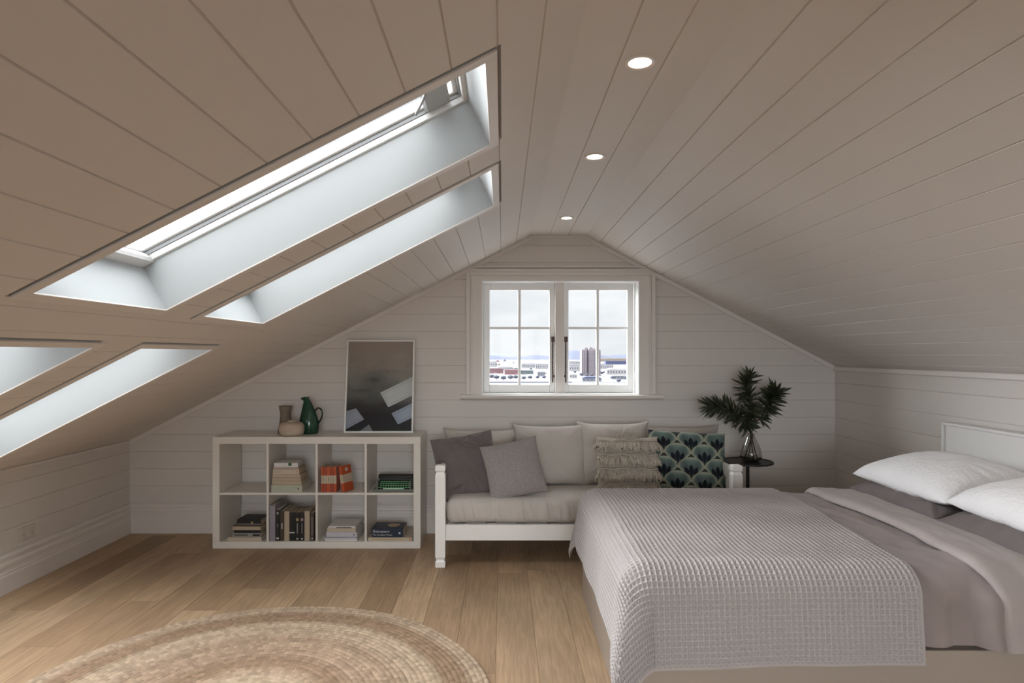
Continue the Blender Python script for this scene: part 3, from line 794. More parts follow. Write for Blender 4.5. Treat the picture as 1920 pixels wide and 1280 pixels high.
for y in (DYF+.018, DYB-.045):
    ob(MB(),DX[0]+.066,DX[1]-.066,y,y+.026,.176,.278).build('side_rail','white',dbed,bevel=.003)
ob(MB(),DX[0]+.066,DX[1]-.066,DYB-.045,DYB-.02,.55,.61).build('back_rail','white',dbed,bevel=.003)
for x in (DX[0]+.018, DX[1]-.046):
    ob(MB(),x,x+.028,DYF+.066,DYB-.066,.176,.278).build('end_rail','white',dbed,bevel=.003)
    ob(MB(),x,x+.028,DYF+.066,DYB-.066,.565,.645).build('arm_rail','white',dbed,bevel=.003)
    for q in range(4):
        yy = DYF+.16+q*.135
        ob(MB(),x+.006,x+.022,yy,yy+.03,.278,.565).build('arm_spindle','white',dbed,bevel=.002)
for q in range(9):
    xx = DX[0]+.12+q*.205
    ob(MB(),xx,xx+.07,DYF+.045,DYB-.046,.255,.272).build('slat','white',dbed)

def soft_box(lx, ly, lz, r, n=(60,30,12), crown=0.0, fn=None):
    """rounded, slightly puffed box centred in x,y, base z=0"""
    V=[]; Q=[]
    def face(ax, sgn, na, nb_):
        a1, a2 = [(1,2),(2,0),(0,1)][ax]
        A, B = np.meshgrid(np.linspace(-1,1,na), np.linspace(-1,1,nb_), indexing='ij')
        P = np.zeros(A.shape+(3,)); P[...,ax]=sgn; P[...,a1]=A; P[...,a2]=B
        o = sum(len(v) for v in V); V.append(P.reshape(-1,3))
        idx = np.arange(na*nb_).reshape(na,nb_)+o
        q = np.stack([idx[:-1,:-1],idx[1:,:-1],idx[1:,1:],idx[:-1,1:]],-1).reshape(-1,4)
        if sgn<0: q = q[:,::-1]
        Q.append(q)
    nx,ny,nz_ = n
    for s in (-1,1): face(0,s,ny,nz_); face(1,s,nz_,nx); face(2,s,nx,ny)
    P = np.vstack(V); H = np.array([lx,ly,lz])/2
    # redistribute toward edges
    P = np.sign(P)*np.abs(P)**.85
    W_ = P*H; inner = np.clip(W_, -(H-r), H-r); d = W_-inner; ln = np.linalg.norm(d,axis=1,keepdims=True); 
    W2 = np.where(ln>1e-9, inner + d/np.maximum(ln,1e-9)*np.minimum(r, np.maximum(np.abs(d).max(1,keepdims=True),1e-9)), W_)
    if crown: W2[:,2] += crown*(1-(W2[:,0]/H[0])**2)*(1-(W2[:,1]/H[1])**2)*(W2[:,2]>0)
    if fn is not None: W2 = fn(W2, H)
    W2[:,2] += lz/2
    return np_mesh(W2, np.vstack(Q))
def soft_link(name, me, m, parent=None):
    import bmesh
    bm = bmesh.new(); bm.from_mesh(me); bmesh.ops.remove_doubles(bm, verts=bm.verts, dist=.0004); bmesh.ops.recalc_face_normals(bm, faces=bm.faces); bm.to_mesh(me); bm.free()
    return link(name, me, m, parent, smooth=180, fix=False)

def seat_wrinkle(P, H):
    x,y,z = P[:,0],P[:,1],P[:,2]
    front = np.clip((-y-(H[1]-.09))/.05,0,1)
    fold = fbm(x*14, z*3, 21, 3)*.020 + np.abs(fbm(x*30+z*6, z*3, 22, 2))*.012
    P = P.copy(); P[:,1] -= fold*front
    P[:,2] += np.where(z>0, fbm(x*5,y*6,23)*.006, 0) * (np.abs(y)<H[1]*.98)
    P[:,1] -= front*.012*(1-(z/H[2])**2)
    return P
ms = tag(soft_link('seat_mattress', soft_box(1.862,.660,.160,.045,(240,60,26),.008,seat_wrinkle), 'linen_seat'), 'long beige linen seat mattress lying on the white daybed', 'mattress')
ms.location = ((DX[0]+DX[1])/2, DYF+.040+.33+.012, .279)

# ------------------------------------------------------------------ cushions
def pillow(name, m, w, h, T, seed=0, pinch=.055, wr=.006, n=90, p=2.6, q=.5, sag=.0, parent=None, ears=0.0, color=None, disp=None, crease=(), asym=0.0):
    """square cushion in the local xz plane, bottom edge near z=0, thickness along y"""
    a = np.linspace(-1,1,n); a = np.sign(a)*np.abs(a)**.8
    U,V = np.meshgrid(a,a,indexing='ij')
    eU = 1-pinch*(1-V**2); eV = 1-pinch*(1-U**2)
    X = U*w/2*eU; Z = V*h/2*eV
    cor = (np.abs(U)*np.abs(V))**6
    X = X*(1+ears*cor); Z = Z*(1+ears*cor)
    prof = ((1-np.abs(U)**p)*(1-np.abs(V)**p)).clip(0)**q
    if sag: prof = prof*(1-sag*V)
    t = T/2*prof
    ang = np.arctan2(V,U); 
    r = np.hypot(U,V)
    edge = np.clip((np.maximum(np.abs(U),np.abs(V))-.35)/.6,0,1)*np.clip((1-np.maximum(np.abs(U),np.abs(V)))/.08,0,1)
    w1 = fbm(ang*7, r*1.2, seed, 3)*wr*edge*1.3 + fbm(U*2.2+3, V*2.2, seed+1, 3)*wr
    w2 = fbm(ang*7+5, r*1.2, seed+2, 3)*wr*edge*1.3 + fbm(U*2.2+7, V*2.2, seed+3, 3)*wr
    for (u0,v0,an,ln,wd,dp) in crease:
        du = (U-u0)*cos(an)+(V-v0)*sin(an); dv = -(U-u0)*sin(an)+(V-v0)*cos(an)
        w1 = w1 - dp*np.exp(-(du/ln)**2-((dv-.25*du**2)/wd)**2) + .5*dp*np.exp(-(du/ln)**2-((dv-wd*1.6-.25*du**2)/wd)**2)
    wig = fbm(U*3, V*3, seed+5, 2)*.008*np.clip(np.maximum(np.abs(U),np.abs(V)),0,1)**4
    mask = prof>0
    Yf = -(t*(1+asym) + w1*np.sqrt(prof.clip(0,1))) + wig; Yb = t*(1-asym) + w2*np.sqrt(prof.clip(0,1)) + wig
    if disp is not None: Yf = Yf - disp(U,V)*prof.clip(0,1)**.3
    Z = Z + h/2
    A = np.stack([X,Yf,Z],-1); B = np.stack([X,Yb,Z],-1)
    idx = np.arange(n*n).reshape(n,n)
    q1 = np.stack([idx[:-1,:-1],idx[1:,:-1],idx[1:,1:],idx[:-1,1:]],-1).reshape(-1,4)
    q2 = q1[:,::-1]+n*n
    me = np_mesh(np.vstack([A.reshape(-1,3),B.reshape(-1,3)]), np.vstack([q1,q2]))
    if color is not None:
        C = color(U,V); set_color(me, np.concatenate([C.reshape(-1,3),C.reshape(-1,3)]))
    import bmesh
    bm = bmesh.new(); bm.from_mesh(me); bmesh.ops.remove_doubles(bm, verts=bm.verts, dist=.0005); bmesh.ops.recalc_face_normals(bm, faces=bm.faces); bm.to_mesh(me); bm.free()
    return link(name, me, m, parent, smooth=180, fix=False)
def place(o, px, py, Y, lean=0, roll=0, yaw=0):
    """px,py: pixel of the middle of the bottom edge at depth Y"""
    o.location = at(px,py,Y)
    o.rotation_euler = (Matrix.Rotation(radians(yaw),4,'Z') @ Matrix.Rotation(-radians(lean),4,'X') @ Matrix.Rotation(radians(roll),4,'Y')).to_euler()
    return o
ST = .445   # seat top
cg = 'beige back cushions on the daybed'
for k,(x0,x1,yt,yb,Y,ln,lab) in enumerate((
  (836,970,805,917,4.60,16,'beige linen back cushion at the left end, behind the charcoal cushion'),
  (966,1096,797,917,4.54,14,'beige linen back cushion standing behind the light grey knitted cushion'),
  (1088,1214,793,917,4.55,14,'beige linen back cushion standing behind the tasselled cream cushion'),
  (1208,1348,800,917,4.62,17,'beige linen back cushion at the right end, behind the fan patterned cushion'))):
    s = F/(Y+.05); w = (x1-x0)/s; xc = ((x0+x1)/2-CX)/F*(Y+.05)
    zt = CH-(yt-CY)/F*(Y+.16); hgt = (zt-ST)/cos(radians(ln))
    o = pillow('back_cushion','linen',w*1.02,hgt*1.02,.20,seed=40+k*9,pinch=.035,wr=.007,ears=.085,p=3.2,q=.45,sag=.15)
    o.location = (xc, Y, ST-.004); o.rotation_euler = (-radians(ln),0,0)
    tag(o, lab, 'cushion', cg)
o = pillow('charcoal_cushion','velvet',.445,.45,.15,seed=3,pinch=.06,wr=.011,n=130,ears=-.01,
   crease=[(-.55,-.72,.15,.25,.05,.016),(.1,.62,-.5,.3,.06,.018),(.35,.8,-.7,.25,.05,.016),(-.2,.75,.2,.3,.05,.010)])
tag(o,'large charcoal cotton cushion tilted at the left end of the daybed','cushion')
place(o,886,933,4.30,lean=20,roll=-9,yaw=8)
o = pillow('knitted_cushion','knit',.395,.385,.13,seed=14,pinch=.045,wr=.004,n=110,ears=.02)
tag(o,'light grey heathered knit cushion leaning in front of the charcoal one','cushion')
place(o,975,932,4.19,lean=20,roll=-11,yaw=4)

# fan patterned cushion
def fans(U,V):
    C = np.zeros(U.shape+(3,))
    X = (U+1)/2*.50; Y_ = (V+1)/2*.46
    cw, ch = .176, .094
    teal_d = s2l((44,54,58)); teal = s2l((98,118,114)); pale = s2l((166,174,154)); cream = s2l((186,170,136)); dark = s2l((14,20,30))
    C[:] = teal_d
    hh = ch*1.75
    for r in range(int(.50/ch)+3, -3, -1):
        offs = (r % 2)*cw/2; yc = r*ch + .020
        xc = np.round((X-offs)/cw)*cw+offs
        dx = (X-xc)/(cw/2); dy = (Y_-yc)/hh
        wdt = np.where(dy<.60, .06+.94*np.clip(dy/.60,0,1)**1.15, np.sqrt(np.clip(1-((dy-.60)/.42)**2,0,1)))
        ins = (dy>0)&(dy<1.02)&(np.abs(dx)<wdt)
        edge = np.minimum((wdt-np.abs(dx)), (1.02-dy)*1.5)
        ang = np.arctan2(dx*cw/2, (dy+.02)*hh); rad = np.hypot(dx*cw/2, dy*hh)/hh
        g = np.clip(rad,0,1)[...,None]
        c = teal_d*(1-g)+teal*g
        lobes = (.5+.5*np.cos(ang*9))[...,None]
        c = c*(.80+.35*lobes)
        c = c + (pale-c)*np.exp(-(edge/.17)**2)[...,None]*.85
        k = np.round(ang/.36); da = ang-k*.36
        L_ = .72-.06*np.abs(k)
        s_ = rad/L_
        leaf = (np.abs(k)<=3)&(s_<1)&(s_>.18)&(np.abs(da)<.175*np.clip(np.sin(pi*np.clip(s_,0,1)**1.6),0,1)+.0)
        c = np.where(leaf[...,None], dark, c)
        c = np.where((edge<.04)[...,None], cream*.7+pale*.1, c)
        C = np.where(ins[...,None], c, C)
    return C
M['fans'] = attr_mat('fan_print_velvet', rough=.75, sheen=.1)
o = pillow('fan_patterned_cushion','fans',.535,.475,.15,seed=31,pinch=.03,wr=.005,n=300,p=3.2,color=fans,crease=[(-.28,.02,.5,.12,.035,.016)])
tag(o,'teal and cream fan patterned cushion propped at the right end of the daybed','cushion')
place(o,1288,938,4.30,lean=15,roll=3,yaw=-3)
# tasselled cushion: body + rows of fringe + braids
o = tag(empty('tasselled_cushion'),'cream wool cushion covered with rows of looped tassel fringe','cushion')
pb = pillow('cushion_body','tassel',.42,.40,.17,seed=52,pinch=.05,wr=.004,n=80,parent=o,ears=.02)
def front_y(u,v,T=.15,p=2.6,q=.5): return -T/2*(max(0,(1-abs(u)**p)*(1-abs(v)**p)))**q
rg = random.Random(5)
for zc in (.368,.272,.176,.080):
    br = []
    for k in range(60):
        u = -.96+1.92*k/59; v = zc/.4*2-1
        br.append((u*.21*(1-.03*(1-v*v)), front_y(u,v,.17)-.012, zc+.004*sin(k*.35)))
    mb = MB()
    for k in range(59):
        a_ = Vector(br[k]); b_ = Vector(br[k+1]); mid=(a_+b_)/2
        sg = 1 if k%2 else -1
        mb.tube([mid+Vector((-.006,0,-.006*sg)), mid+Vector((0,-.004,0)), mid+Vector((.006,0,.006*sg))], [.003,.0066,.003], 6)
    mb.build('braid','tassel',o,smooth=60)
    mb = MB()
    for layer in range(2):
        for k in range(62):
            u = -1.0+2.0*(k+rg.random()*.9)/62; v = zc/.4*2-1
            x0 = u*.212*(1-.03*(1-v*v)); y0 = front_y(u,v,.17)-.006
            ln = .062+rg.random()*.022; dxx = rg.gauss(0,.014)+.010*u; fl = .014+.022*rg.random()
            pts=[]
            for s in np.linspace(0,1,7):
                vv = max((zc-ln*s)/.4*2-1, -.97)
                pts.append((x0+dxx*s + .004*sin(s*7+k), min(front_y(u,vv,.17), y0+.01)-.006-fl*s-.010*sin(pi*s), zc-.004-ln*s+(.010*s*s if k%3 else 0)))
            r0 = .0046+.002*rg.random()
            mb.tube(pts, [r0*.6,r0,r0*1.15,r0*1.25,r0*1.3,r0*1.2,r0*.5], 6)
    mb.build('tassel_fringe','tassel',o,smooth=60)
mb = MB()
for k in range(26):
    u=-.35+.75*rg.random(); x0=u*.21
    mb.tube([(x0,-.03,.378),(x0+rg.uniform(-.01,.01),-.040,.402),(x0+rg.uniform(-.02,.02),-.02,.410+rg.random()*.022)],[.004,.0045,.002],5)
mb.build('loose_tassels','tassel',o,smooth=60)
place(o,1179,930,4.22,lean=15,roll=0,yaw=-2)
# ------------------------------------------------------------------ SIDE TABLE + VASE
TX, TY = 1.786, 4.55; TZ = .616
t = tag(empty('side_table', (TX,TY,0)), 'small round black metal side table between daybed and corner', 'side table')
MB().lathe([(0,TZ-.012),(.172,TZ-.012),(.175,TZ-.010),(.175,TZ),(.172,TZ+.002),(.170,TZ-.004),(0,TZ-.004)],64,caps=False).build('table_top','black',t,smooth=40)
MB().lathe([(0,0),(.012,0),(.012,TZ-.012),(0,TZ-.012)],20,caps=False).build('leg','black',t,smooth=40)
MB().lathe([(0,0),(.14,0),(.14,.006),(.13,.008),(0,.010)],48,caps=False).build('base','black',t,smooth=40)
zt = TZ-.004+.0005
VX, VY = (1408-CX)/F*4.56, 4.56
v = tag(empty('glass_vase',(VX,VY,zt)), 'teardrop clear smoky glass vase on the round black side table', 'vase')
MB().lathe([(.0,.0),(.040,.0),(.062,.008),(.075,.026),(.078,.045),(.074,.075),(.060,.115),(.044,.150),(.031,.178),(.026,.196),(.028,.206)],56,caps=False).build('glass_body','vaseglass',v,smooth=80)
MB().lathe([(.0,.004),(.040,.004),(.060,.011),(.072,.027),(.0745,.038),(.0,.038)],48,caps=False).build('water','water',v,smooth=80)
def leafmesh(mb, base, d, up, L_, W_, curl):
    d = d.normalized(); side = d.cross(up); 
    if side.length < 1e-3: side = d.cross(Vector((1,0,0)))
    side.normalize(); n_ = side.cross(d)
    segs = 5; L=[];R=[];C=[]
    for k in range(segs+1):
        s = k/segs; w = W_*sin(pi*min(1,s*.92+.08))**.8*(1-.3*s)
        c = base + d*L_*s + n_*(-curl*L_*s*s)
        L.append(c+side*w/2+n_*w*.18); R.append(c-side*w/2+n_*w*.18); C.append(c)
    vs = L+C+R; m_ = segs+1; fs=[]
    for k in range(segs):
        fs += [(k,k+1,m_+k+1,m_+k),(m_+k,m_+k+1,2*m_+k+1,2*m_+k)]
    mb.add(vs, fs)
def spray(label, path, n_leaf, seed, spread=1.0, start=.3, tiplen=.105):
    r = tag(empty('leafy_branch', (VX,VY,zt)), label, 'branch', 'leafy branches in the glass vase')
    rg = random.Random(seed)
    P = smooth_path([Vector(p) for p in path], 40)
    N_ = len(P)
    MB().tube(P, [.0042*(1-.6*i/N_) for i in range(N_)], 7).build('stem','stem',r,smooth=60)
    mb = MB()
    for k in range(n_leaf):
        s = start+(1-start)*(k/n_leaf)**.85; i = min(N_-2, int(s*(N_-1)))
        p = P[i].lerp(P[i+1], rg.random()); tn = (P[i+1]-P[max(0,i-1)]).normalized()
        a = k*2.4+rg.random()*.6
        x_ = tn.cross(Vector((0,1,.2))).normalized(); y_ = tn.cross(x_)
        out = x_*cos(a)+y_*sin(a)
        open_ = (.75+.95*(1-s))*spread
        d = tn*cos(min(1.5,open_)) + out*sin(min(1.5,open_))
        d.z -= .55*(1-s)+.12*rg.random()
        d += Vector((rg.gauss(0,.12),rg.gauss(0,.12),rg.gauss(0,.12)))
        leafmesh(mb, p, d, Vector((0,0,1)) if rg.random()<.6 else Vector((0,-1,.3)), tiplen*(.75+.5*rg.random()), .017+.006*rg.random(), .25*rg.random()-.02)
    lf = mb.build('leaves','leaf',r,smooth=50); return r
pxv = lambda px,py,dy=0: at(px,py,VY+dy)-Vector((VX,VY,zt))
nk = Vector((0,0,.20))
spray('tallest leafy olive branch rising straight up from the glass vase',[(.020,.0,.012),(-.004,0,.19),pxv(1404,790),pxv(1408,755,-.01),pxv(1398,728),pxv(1404,706)],170,1,start=.38)
spray('leafy olive branch arching left from the glass vase over the daybed end',[(-.045,.01,.012),(.004,0,.19),pxv(1400,795,-.04),pxv(1378,775,-.05),pxv(1352,762,-.04),pxv(1334,763,-.03)],170,2,start=.44)
spray('leafy olive branch leaning right from the glass vase toward the corner',[(.045,-.01,.012),(.008,.005,.19),pxv(1420,790,.03),pxv(1438,765,.04),pxv(1448,744,.03),pxv(1454,734,.02)],170,3,start=.42)
spray('shortest leafy olive branch with drooping leaves, at the front of the vase mouth',[(-.03,-.02,.012),(0,-.006,.19),pxv(1403,800,-.06),pxv(1402,778,-.07),pxv(1410,764,-.06)],120,4,start=.45,spread=1.5,tiplen=.08)
lf = MB(); leafmesh(lf, Vector((-.05,-.02,.028)), Vector((1,-.2,-.25)), Vector((0,-.5,1)), .085,.022,.1)
l_ = tag(lf.build('fallen_leaf','leaf2',None,smooth=50),'pale olive leaf curled at the bottom inside the glass vase','leaf'); l_.location=(VX,VY,zt)

# ------------------------------------------------------------------ RUG
def make_rug():
    R=1.0; nr, na = 300, 2200
    r = np.linspace(.002,R,nr); a = np.linspace(0,2*pi,na,endpoint=False)
    RR, AA = np.meshgrid(r,a,indexing='ij')
    cw = .0238
    ring = np.floor(RR/cw + .0); fr_ = RR/cw-ring
    braidlen = .020
    ph = AA*RR/braidlen
    seg = AA*np.maximum(ring+.5,1)*cw/braidlen
    nseg = np.round(2*pi*np.maximum(ring+.5,1)*cw/braidlen)
    seg = AA/(2*pi)*nseg
    v_ = np.abs(fr_-.5)*2
    chev = (seg + .45*v_ )
    prof = np.sqrt(np.clip(1-v_**2,0,1))
    Z = .006 + .0065*prof*(.72+.28*np.abs(np.sin(pi*chev))) + .0010*fbm(AA*40,RR*120,71,2)
    Z[-3:] *= np.array([.8,.5,.05])[:,None]
    wob = 1+.006*np.sin(AA*3+1)+.004*np.sin(AA*7)
    P = np.stack([RR*wob*np.cos(AA), RR*wob*np.sin(AA), Z],-1)
    # ring colours from the rim inwards
    lt = s2l((222,196,168)); md = s2l((205,176,150)); dk = s2l((190,160,132)); pk=s2l((212,184,156)); ye=s2l((228,204,174))
    pos = [0,.18,.27,.30,.36,.40,.46,.52,.56,.62,.66,.74,.78,.82,.90,.93,1.0]
    cols= [ye,ye,lt,pk,dk,dk,md,md,pk,md,lt,lt,ye,dk*1.05,dk,lt,lt]
    cols=np.array(cols)
    C = np.zeros(RR.shape+(3,)); rq = (ring+.5)*cw
    for k in range(3): C[...,k] = np.interp(rq, pos, cols[:,k])
    rng = np.random.RandomState(4); rv = rng.rand(80)*.16-.08
    C *= (1+rv[ring.astype(int)%80])[...,None]
    yel = np.exp(-((((AA+.55)%(2*pi))-.0)/.35)**2)*np.exp(-((RR-.78)/.07)**2)
    C = C*(1-.5*yel[...,None]) + ye*1.05*.5*yel[...,None]
    st = np.floor(seg*1.0); h = np.sin(st*12.9898+ring*78.233)*43758.5453; h = h-np.floor(h)
    C *= (.78+.36*h)[...,None]
    C *= .64*(1+.10*fbm(AA*9,RR*10,77))[...,None]
    me = grid_mesh(P, wrap=False)
    idx = np.arange(nr*na).reshape(nr,na)
    a_=idx[:-1,:].ravel(); b_=idx[1:,:].ravel(); c_=np.roll(idx,-1,1)[1:,:].ravel(); d_=np.roll(idx,-1,1)[:-1,:].ravel()
    me = np_mesh(P.reshape(-1,3), np.stack([a_,b_,c_,d_],1)); set_color(me, C)
    M['jute'] = attr_mat('braided_jute', rough=.95, bump=.7, bscale=300, spec=.1)
    o = link('rug', me, 'jute', None, smooth=180, fix=False); o.location=(-1.04,2.445,0)
    tag(o,'round braided natural jute rug on the oak floorboards','rug')
make_rug()

# ------------------------------------------------------------------ BED
BXF, BXH = .462, 2.50; BYN, BYF = 2.245, 3.60
bed = tag(empty('bed', ((BXF+BXH)/2,(BYN+BYF)/2,0)), 'double bed with a warm white box base and tall panelled white headboard', 'bed')
bo = bed.location.copy()
def bb(mb,x0,x1,y0,y1,z0,z1): return mb.box(x0-bo.x,x1-bo.x,y0-bo.y,y1-bo.y,z0,z1)
bb(MB(),BXF,BXH,BYN-.005,BYF,0.0,.335).build('base','bedwood',bed,bevel=.004)
hb = bb(MB(),2.50,2.588,1.95,3.545,0,1.010).build('headboard','headpaint',bed,bevel=.003)
c = MB(); bb(c,2.488,2.5,3.530,3.545,.30,1.012); bb(c,2.488,2.5,1.95,3.530,.996,1.012); bb(c,2.488,2.5,1.95,1.966,.30,.996)
c.build('headboard_rim','headpaint',bed,bevel=.003)
mt = soft_link('mattress', soft_box(BXH-BXF-.01, BYF-BYN-.02,.255,.06,(60,50,16),.008), 'mattress', bed)
mt.location = (((BXF+BXH)/2+.004)-bo.x, 0, .337)
ZTOP = .600

def smst(x): x=np.clip(x,0,1); return x*x*(3-2*x)
def drape(u, v, r=.10, top=ZTOP, xf=BXF, yn=BYN, yf=BYF, off=0.0, flare=.06, cone=.22, seed=0, wr=.004, ripple=.012, foot=True):
    """u: x-like fabric coordinate, v: y-like. returns xyz of cloth lying on the bed with hanging edges"""
    x0 = xf+r-off; y0 = yn+r-off; y1 = yf-r+off; r = r+off*0
    ex = np.clip(x0-u, 0, None) if foot else np.zeros_like(u)
    ny = np.clip(y0-v, 0, None); fy = np.clip(v-y1, 0, None); ey = ny+fy; sy = np.where(fy>0, 1., -1.)
    e = np.hypot(ex, ey); phi = np.arctan2(ey, ex)
    q = r*pi/2
    arc = np.minimum(e, q)/r
    o = r*np.sin(arc); dn = r*(1-np.cos(arc))
    rest = np.clip(e-q, 0, None)
    corner = np.sin(2*phi)**2*(ex>0)*(ey>0)
    fl = flare + cone*corner
    o = o + rest*fl; dn = dn + rest*np.sqrt(np.clip(1-fl**2,0,1))
    # soft ripples along the hem
    along = np.where(ex>ey, v, u)
    rip = ripple*smst(rest/.25)*(fbm(along*4.5, rest*1.0, seed+1, 2) + .35*np.sin(along*17+seed))
    o = o + rip*(1-.3*corner) + np.abs(ripple)*.9*smst(rest/.2)
    X = np.where(ex>0, x0 - o*np.cos(phi), u)
    Y = np.where(ey>0, np.where(sy<0, y0, y1) + sy*o*np.sin(phi), v)
    flat = 1-smst(e/.06)
    Z = top+off - dn + wr*flat*(fbm(u*3.1, v*3.1, seed+2, 3)) + .6*wr*flat*fbm(u*9, v*7, seed+3, 2) + .010*np.exp(-((v-(yn+yf)/2)/.5)**2)*flat
    return X, Y, Z

def cloth(name, m, U, V, parent=None, thick=None, extra=None, **kw):
    X,Y,Z = drape(U,V,**kw)
    P = np.stack([X,Y,Z],-1)
    if extra is not None: P = extra(P,U,V)
    me = grid_mesh(P)
    o = link(name, me, m, parent, smooth=180, fix=False)
    if thick:
        s = o.modifiers.new('solid','SOLIDIFY'); s.thickness = thick; s.offset = -1
    return o
# duvet
def make_duvet():
    u = np.linspace(BXF+.10-.22, 1.98, 520); v = np.linspace(BYN+.10-.355, BYF-.10+.17, 440)
    U,V = np.meshgrid(u,v,indexing='ij')
    V = BYN+.10 + np.where(V<BYN+.10, (V-BYN-.065)*(1+.00*smst((1.3-U)/.8)), V-BYN-.065)
    def ex(P,U,V):
        hang = smst((BYN+.03-V)/.12)
        # deep vertical folds where the side hangs near the turned edge
        f = .024*np.exp(-((U-1.745)/.05)**2) - .018*np.exp(-((U-1.66)/.05)**2) + .014*np.exp(-((U-1.87)/.04)**2) + .018*fbm(U*7+V*3,V*2.5,91,3) - .012*np.clip(1-np.abs(fbm(U*7+V*2,V*1.5,96,2))/.15,0,1)
        f = f*1.2 + .016*np.sin(U*34+V*3+2.5*fbm(U*3,V*2,92,2))*smst((BYN-.02-V)/.25)
        f = np.maximum(f+.006, -.005)
        P[...,1] -= f*hang*smst((U-1.47)/.06)
        top = 1-smst((BYN+.10-V)/.05)
        w = .014*np.exp(-((U-1.66+.12*(V-3.0))/.03)**2)*(.5+.5*fbm(V*6,U*2,93,2)) + .016*fbm(U*6+V*4,V*5-U*3,94,3)
        P[...,2] += w*top*smst((U-1.35)/.15)
        return P
    root = tag(empty('duvet'), 'pinkish grey jersey duvet spread on the bed, top edge turned back', 'duvet')
    cloth('cover','duvet',U,V,root,thick=.012,extra=ex,off=.010,seed=60,wr=.008,ripple=.010,flare=.03)
    # turned back strip: a thick band lying on top, running down the near side
    s = np.linspace(0,1,70); v = np.linspace(BYN+.10-.345, BYF-.10+.13, 420)
    S_,V2 = np.meshgrid(s,v,indexing='ij')
    x_l = 1.735 + .020*np.sin(V2*5.1)+.012*fbm(V2*5,V2*0,97,2) + .05*smst((2.35-V2)/.2)
    x_r = 1.985 + .012*fbm(V2*4,V2*0+3,98,2)
    U2 = x_l + (x_r-x_l)*S_
    X,Y,Z = drape(U2,V2,off=.016,seed=60,wr=.008,ripple=.010,flare=.03,foot=False)
    lift = .030*np.sqrt(np.clip(1-(np.clip(.16-S_,0,1)/.16)**2,0,1))*(1-.35*S_) + .010*fbm(S_*2.5,V2*4,99,3)*np.sin(pi*S_)
    nearf = smst((BYN+.06-V2)/.10)
    P = np.stack([X, Y-lift*nearf, Z+lift*(1-nearf)],-1)
    me = grid_mesh(P); o = link('turned_back_edge', me, 'duvet2', root, smooth=180, fix=False)
    o['label'] = 'paler turned back edge of the duvet'
    sm = o.modifiers.new('solid','SOLIDIFY'); sm.thickness=.010; sm.offset=-1
make_duvet()
# waffle blanket
def make_blanket():
    pitch = .0195; sub = 6
    u0 = BXF+.10-.40; u1 = 1.49; v0 = BYN+.10-.41; v1 = BYF-.10+.34
    nu = int((u1-u0)/pitch)*sub+1; nv = int((v1-v0)/pitch)*sub+1
    u = np.linspace(u0,u1,nu); v = np.linspace(v0,v1,nv)
    U,V = np.meshgrid(u,v,indexing='ij'); U0,V0 = U.copy(),V.copy()
    # the throw lies slightly askew: near hem drops further toward the foot
    k = smst((1.15-U)/.8)
    V = np.where(V<BYN+.10, BYN+.10+(V-(BYN+.10))*(1+.05*k), V)
    # right-hand edge drifts
    U = U + (U-u0)/(u1-u0)*(.06*smst((V-2.4)/.9)*1.0 - .0)
    X,Y,Z = drape(U,V,off=.026,seed=7,wr=.006,ripple=.009,flare=.05,cone=.20)
    P = np.stack([X,Y,Z],-1)
    # normals
    du = np.gradient(P,axis=0); dv = np.gradient(P,axis=1); n = np.cross(du,dv); n /= np.linalg.norm(n,axis=-1,keepdims=True)+1e-12
    a = np.abs(((U0-u0)/pitch)%1-.5)*2; b = np.abs(((V0-v0)/pitch)%1-.5)*2     # 1 on ridges
    ridge = np.maximum(a, b)
    h = .0135*np.clip((ridge-.35)/.65,0,1)**1.1
    bord = np.minimum.reduce([U0-u0,u1-U0,V0-v0,v1-V0]); h = np.where(bord<.012,.0045,h)
    P = P + n*h[...,None]
    me = grid_mesh(P); o = link('waffle_throw', me, 'waffle', None, smooth=180, fix=False)
    s = o.modifiers.new('solid','SOLIDIFY'); s.thickness=.004; s.offset=-1
    tag(o,'grey waffle weave throw draped over the foot half of the bed','blanket')
make_blanket()

# bed pillows: local xz plane pillow turned to lie down. width along Y
def bedpillow(name, m, w, h, T, cx, cy, zbase, tilt, rz, seed, label, wr=.006, group=None, pinch=.035, **kw):
    root = pillow(name, m, w, h, T, seed=seed, pinch=pinch, wr=wr, n=130, p=2.8, q=.5, **kw)
    me = root.data; me.transform(Matrix.Translation((0,0,-h/2)))
    # local z (height) -> world +x (toward the headboard), local x -> world y, local y(front, negative) -> world up
    R = Matrix(((0,0,1,0),(-1,0,0,0),(0,-1,0,0),(0,0,0,1)))
    R2 = Matrix.Rotation(-radians(tilt),4,'Y') @ R
    root.rotation_euler = (Matrix.Rotation(radians(rz),4,'Z') @ R2).to_euler()
    root.location = (cx,cy,zbase); tag(root,label,'pillow',group); return root
gg = 'taupe pillows lying on the bed'; wg = 'white textured pillows on the bed'
bedpillow('grey_pillow','greypil',.71,.52,.15,2.215,3.19,.655,3,0,81,'taupe grey jersey pillow on the far side, under the white one',wr=.014,pinch=.05,group=gg,ears=-.02,asym=.2,crease=[(.72,-.5,1.2,.3,.06,.018),(.6,-.75,.6,.3,.05,.015)])
bedpillow('grey_pillow','greypil',.71,.52,.15,2.215,2.49,.655,3,0,85,'taupe grey jersey pillow on the near side, under the white one',wr=.012,group=gg,ears=-.02,asym=.2,crease=[(-.72,-.5,-1.2,.3,.06,.018),(-.75,-.1,-1.0,.3,.05,.015)])
bedpillow('white_pillow','whitepil',.70,.50,.18,2.225,3.17,.765,9,2,88,'white textured pillow on the far side, its corner pointing at the daybed',group=wg,asym=.25)
bedpillow('white_pillow','whitepil',.70,.50,.18,2.235,2.47,.770,9,-2,92,'white textured pillow on the near side, cut by the picture edge',group=wg,asym=.25)

